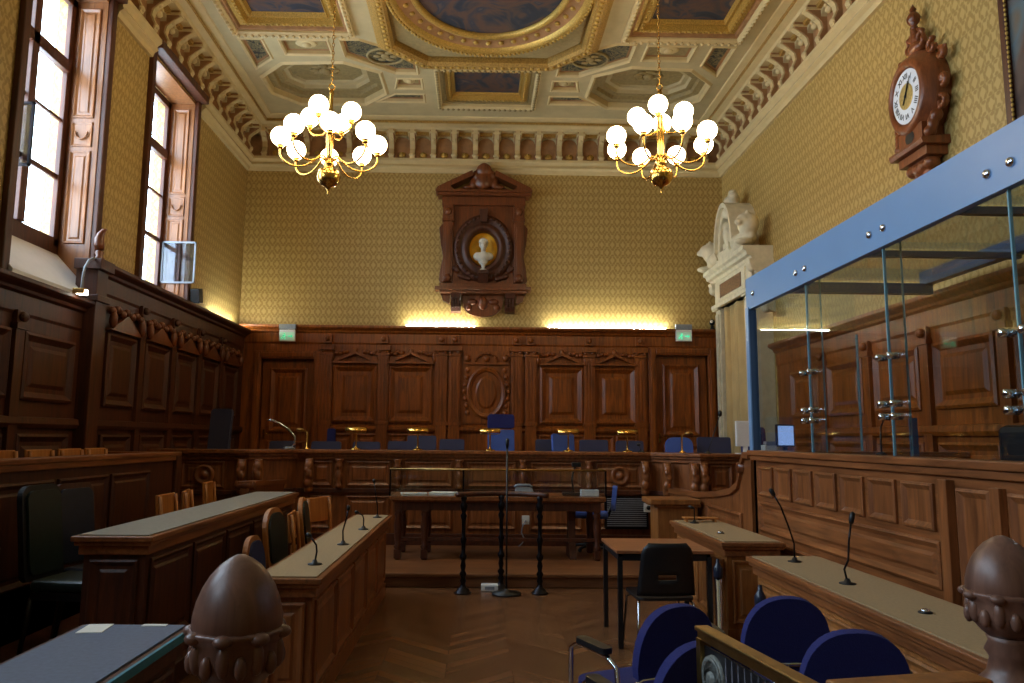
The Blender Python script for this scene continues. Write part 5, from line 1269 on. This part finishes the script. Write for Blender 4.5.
for s_ in (-1, 1):
    m = MB(); m.tube([(s_*.26, -.26, 0), (s_*.22, -.17, .41), (s_*.2, -.1, .43), (s_*.2, .1, .43), (s_*.22, .18, .40), (s_*.25, .24, 0)], .011, 8); m.build('leg_frame', CHROME, sc)
MB().tube([(-.2, .0, .425), (.2, .0, .425)], .01).build('cross_bar', CHROME, sc)

# ------------------------------------------------------------------ navy armchairs
def armchair(label, loc, rz, group='navy armchairs in the right foreground'):
    r = thing('upholstered_armchair', label, 'chair', loc, rz, group)
    P = [(.208*math.copysign(abs(math.cos(PI-PI*k/20))**.85, math.cos(PI-PI*k/20)), .66+.25*math.sin(PI-PI*k/20)**.8) for k in range(21)]+[(.2, .61), (.16, .58), (0, .57), (-.16, .58), (-.2, .61)]
    m = MB(Matrix.Rotation(.14, 4, 'X')); m.prism(P, -.15, -.105, 'y'); m.build('backrest', NAVY, r, bevel=.018, seg=3)
    m = MB(); m.prism(rrect(.48, .46, .1, -.2), .41, .48, 'z'); m.build('seat', NAVY, r, bevel=.03, seg=3)
    for s_ in (-1, 1):
        m = MB(); m.tube([(s_*.25, -.22, .02), (s_*.25, -.18, .35), (s_*.255, -.15, .62), (s_*.26, -.08, .655), (s_*.26, .16, .655), (s_*.26, .22, .62), (s_*.25, .24, .02)], .012, 8); m.build('arm_frame', CHROME, r)
        m = MB(); m.prism(rrect(.06, .24, .025, -.1), .665, .69, 'z', Matrix.Translation((s_*.26, 0, 0))); m.build('arm_pad', BLACK, r, bevel=.008)
    m = MB(); m.tube([(-.25, -.17, .52), (-.18, -.235, .58), (.18, -.235, .58), (.25, -.17, .52)], .012, 8); m.tube([(0, -.235, .58), (0, -.2, .44)], .012, 8); m.tube([(-.25, .15, .40), (.25, .15, .40)], .011); m.build('cross_bar', CHROME, r)
    return r
a0 = armchair('navy armchair turned left behind another beside the centre aisle, farther of two', (.78, 3.66, 0), .42)
dup(a0, (.74, 3.06, 0), .34, 'navy armchair cut by the gate rail beside the centre aisle, nearer of two')
dup(a0, (1.42, 3.86, 0), .06, 'navy armchair standing against the long right desk, farther of the group right of the gate')
dup(a0, (1.46, 3.24, 0), -.05, 'navy armchair right of the gate with a full round back in the right foreground')
dup(a0, (1.56, 2.66, 0), -.1, 'navy armchair only its top edge showing, lowest at right by the acorn post')

# ------------------------------------------------------------------ barrier, acorn newels and gate
def newel(loc, label, sc_=1.0):
    r = thing('acorn_newel_post', label, 'post', loc)
    MB().lathe([(.09, 1.165), (.097, 1.185), (.096, 1.21), (.089, 1.24), (.078, 1.268), (.063, 1.293), (.045, 1.314), (.026, 1.328), (.01, 1.336), (.002, 1.337)], (0, 0, 0), 40, lob=.012, lobn=5).build('acorn', W_FINIAL, r)
    m = MB(); m.lathe([(.05, 1.06), (.07, 1.075), (.088, 1.10), (.094, 1.125), (.092, 1.15), (.10, 1.168), (.106, 1.178), (.098, 1.184), (.085, 1.17)], (0, 0, 0), 48, lob=.03, lobn=8)
    for k in range(8):
        a = 2*PI*k/8; m.ell((.098*math.cos(a), .098*math.sin(a), 1.172), (.022, .022, .014), 8, 6); m.ell((.09*math.cos(a), .09*math.sin(a), 1.13), (.016, .016, .035), 8, 6)
        a += PI/8; m.ell((.093*math.cos(a), .093*math.sin(a), 1.115), (.014, .014, .025), 8, 6)
    m.build('leaf_cup', W_FINIAL, r)
    MB().lathe([(.09, .9), (.09, .93), (.06, .96), (.05, 1.0), (.062, 1.02), (.05, 1.045), (.056, 1.06)], (0, 0, 0), 28).build('neck', W_FINIAL, r)
    MB().box(-.075, .075, -.075, .075, 0, .9).box(-.095, .095, -.095, .095, .84, .88).box(-.095, .095, -.095, .095, 0, .12).build('shaft', W_FINIAL, r, bevel=.008)
    return r
n0 = newel((-.528, 1.76, 0), 'acorn-topped wooden newel post in the left foreground')
dup(n0, (1.5, 2.2, 0), None, 'acorn-topped wooden newel post at the right edge of the picture')
def barrier(name, label, p, q, z=.965):
    p, q = Vector(p), Vector(q); L = (q-p).length; a = math.atan2(q.y-p.y, q.x-p.x); c = (p+q)/2
    r = thing(name, label, 'barrier', (c.x, c.y, 0), a)
    MB().box(-L/2, L/2, -.05, .05, z-.05, z).box(-L/2, L/2, -.035, .035, z-.09, z-.05).build('top_rail', W_LIGHT, r, bevel=.008)
    MB().box(-L/2, L/2, -.03, .03, .08, .16).build('bottom_rail', W_DARK_SHADED, r)
    MB().box(-L/2, L/2, -.012, .012, .16, z-.09).build('infill_panel', W_DARK_SHADED, r)
barrier('wooden_barrier', 'orange-brown wooden barrier rail joining the right acorn post', (.95, 2.08), (1.39, 2.17))
barrier('wooden_barrier', 'wooden barrier left of the left acorn post, in front of the slate blue desk', (-2.4, 1.5), (-.65, 1.72), .85)
g = thing('brass_gate', 'open gate leaf with gilt top rail and medallion at lower centre right', 'gate', (.9, 2.08, 0), math.atan2(.66, -.115))
L = .67
MB().box(0, L, -.016, .016, .915, .945).box(0, L, -.026, .026, .945, .96).build('top_rail', BRASS_D, g, bevel=.004)
MB().box(0, .03, -.02, .02, .05, .92).box(L-.03, L, -.02, .02, .05, .92).build('stile', BRASS_D, g)
MB().box(0, L, -.02, .02, .05, .1).build('bottom_rail', BRASS_D, g)
MB().box(.03, L-.03, -.004, .004, .1, .9).build('backing_sheet', BLACK, g)
for k in range(12): x = .05+k*.04; MB().tube([(x, 0, .1), (x, 0, .9)], .007, 6).build('spindle', STEELDK, g)
m = MB(); M_ = Matrix.Translation((L-.10, -.0, .81)) @ Matrix.Scale(.85, 4) @ Matrix.Rotation(PI/2, 4, 'X')
for s_ in (1,):
    m.lathe([(.085, -.02), (.09, 0), (.085, .02), (.07, .024), (.06, .016), (.03, .016), (.025, .03), (.01, .032)], (0, 0, 0), 24, M_)
    m.lathe([(.01, -.032), (.025, -.03), (.03, -.016), (.06, -.016), (.07, -.024), (.085, -.02)], (0, 0, 0), 24, M_)
m.build('medallion', plain('silvered_metal', S(120, 122, 116), .5, .4, .3, 60, bump=.5), g)

bc = judge_chair('blue office chair turned side-on at the right end of the clerk table', 1.53, 10.22, .86, .34, BLUEF, PI/2-.2); bc.location.z = PZ
r = thing('book_rest', 'low wooden book rest at the far end of the short olive-topped desk', 'book rest', (2.2, 7.62, .8))
MB().box(-.17, .17, -.05, .05, .03, .045).build('board', W_ORANGE, r, bevel=.004); MB().box(-.15, -.13, -.04, .04, 0, .03).build('foot', W_ORANGE, r); MB().box(.13, .15, -.04, .04, 0, .03).build('foot', W_ORANGE, r)
sc.scale = (.92, 1, 1)
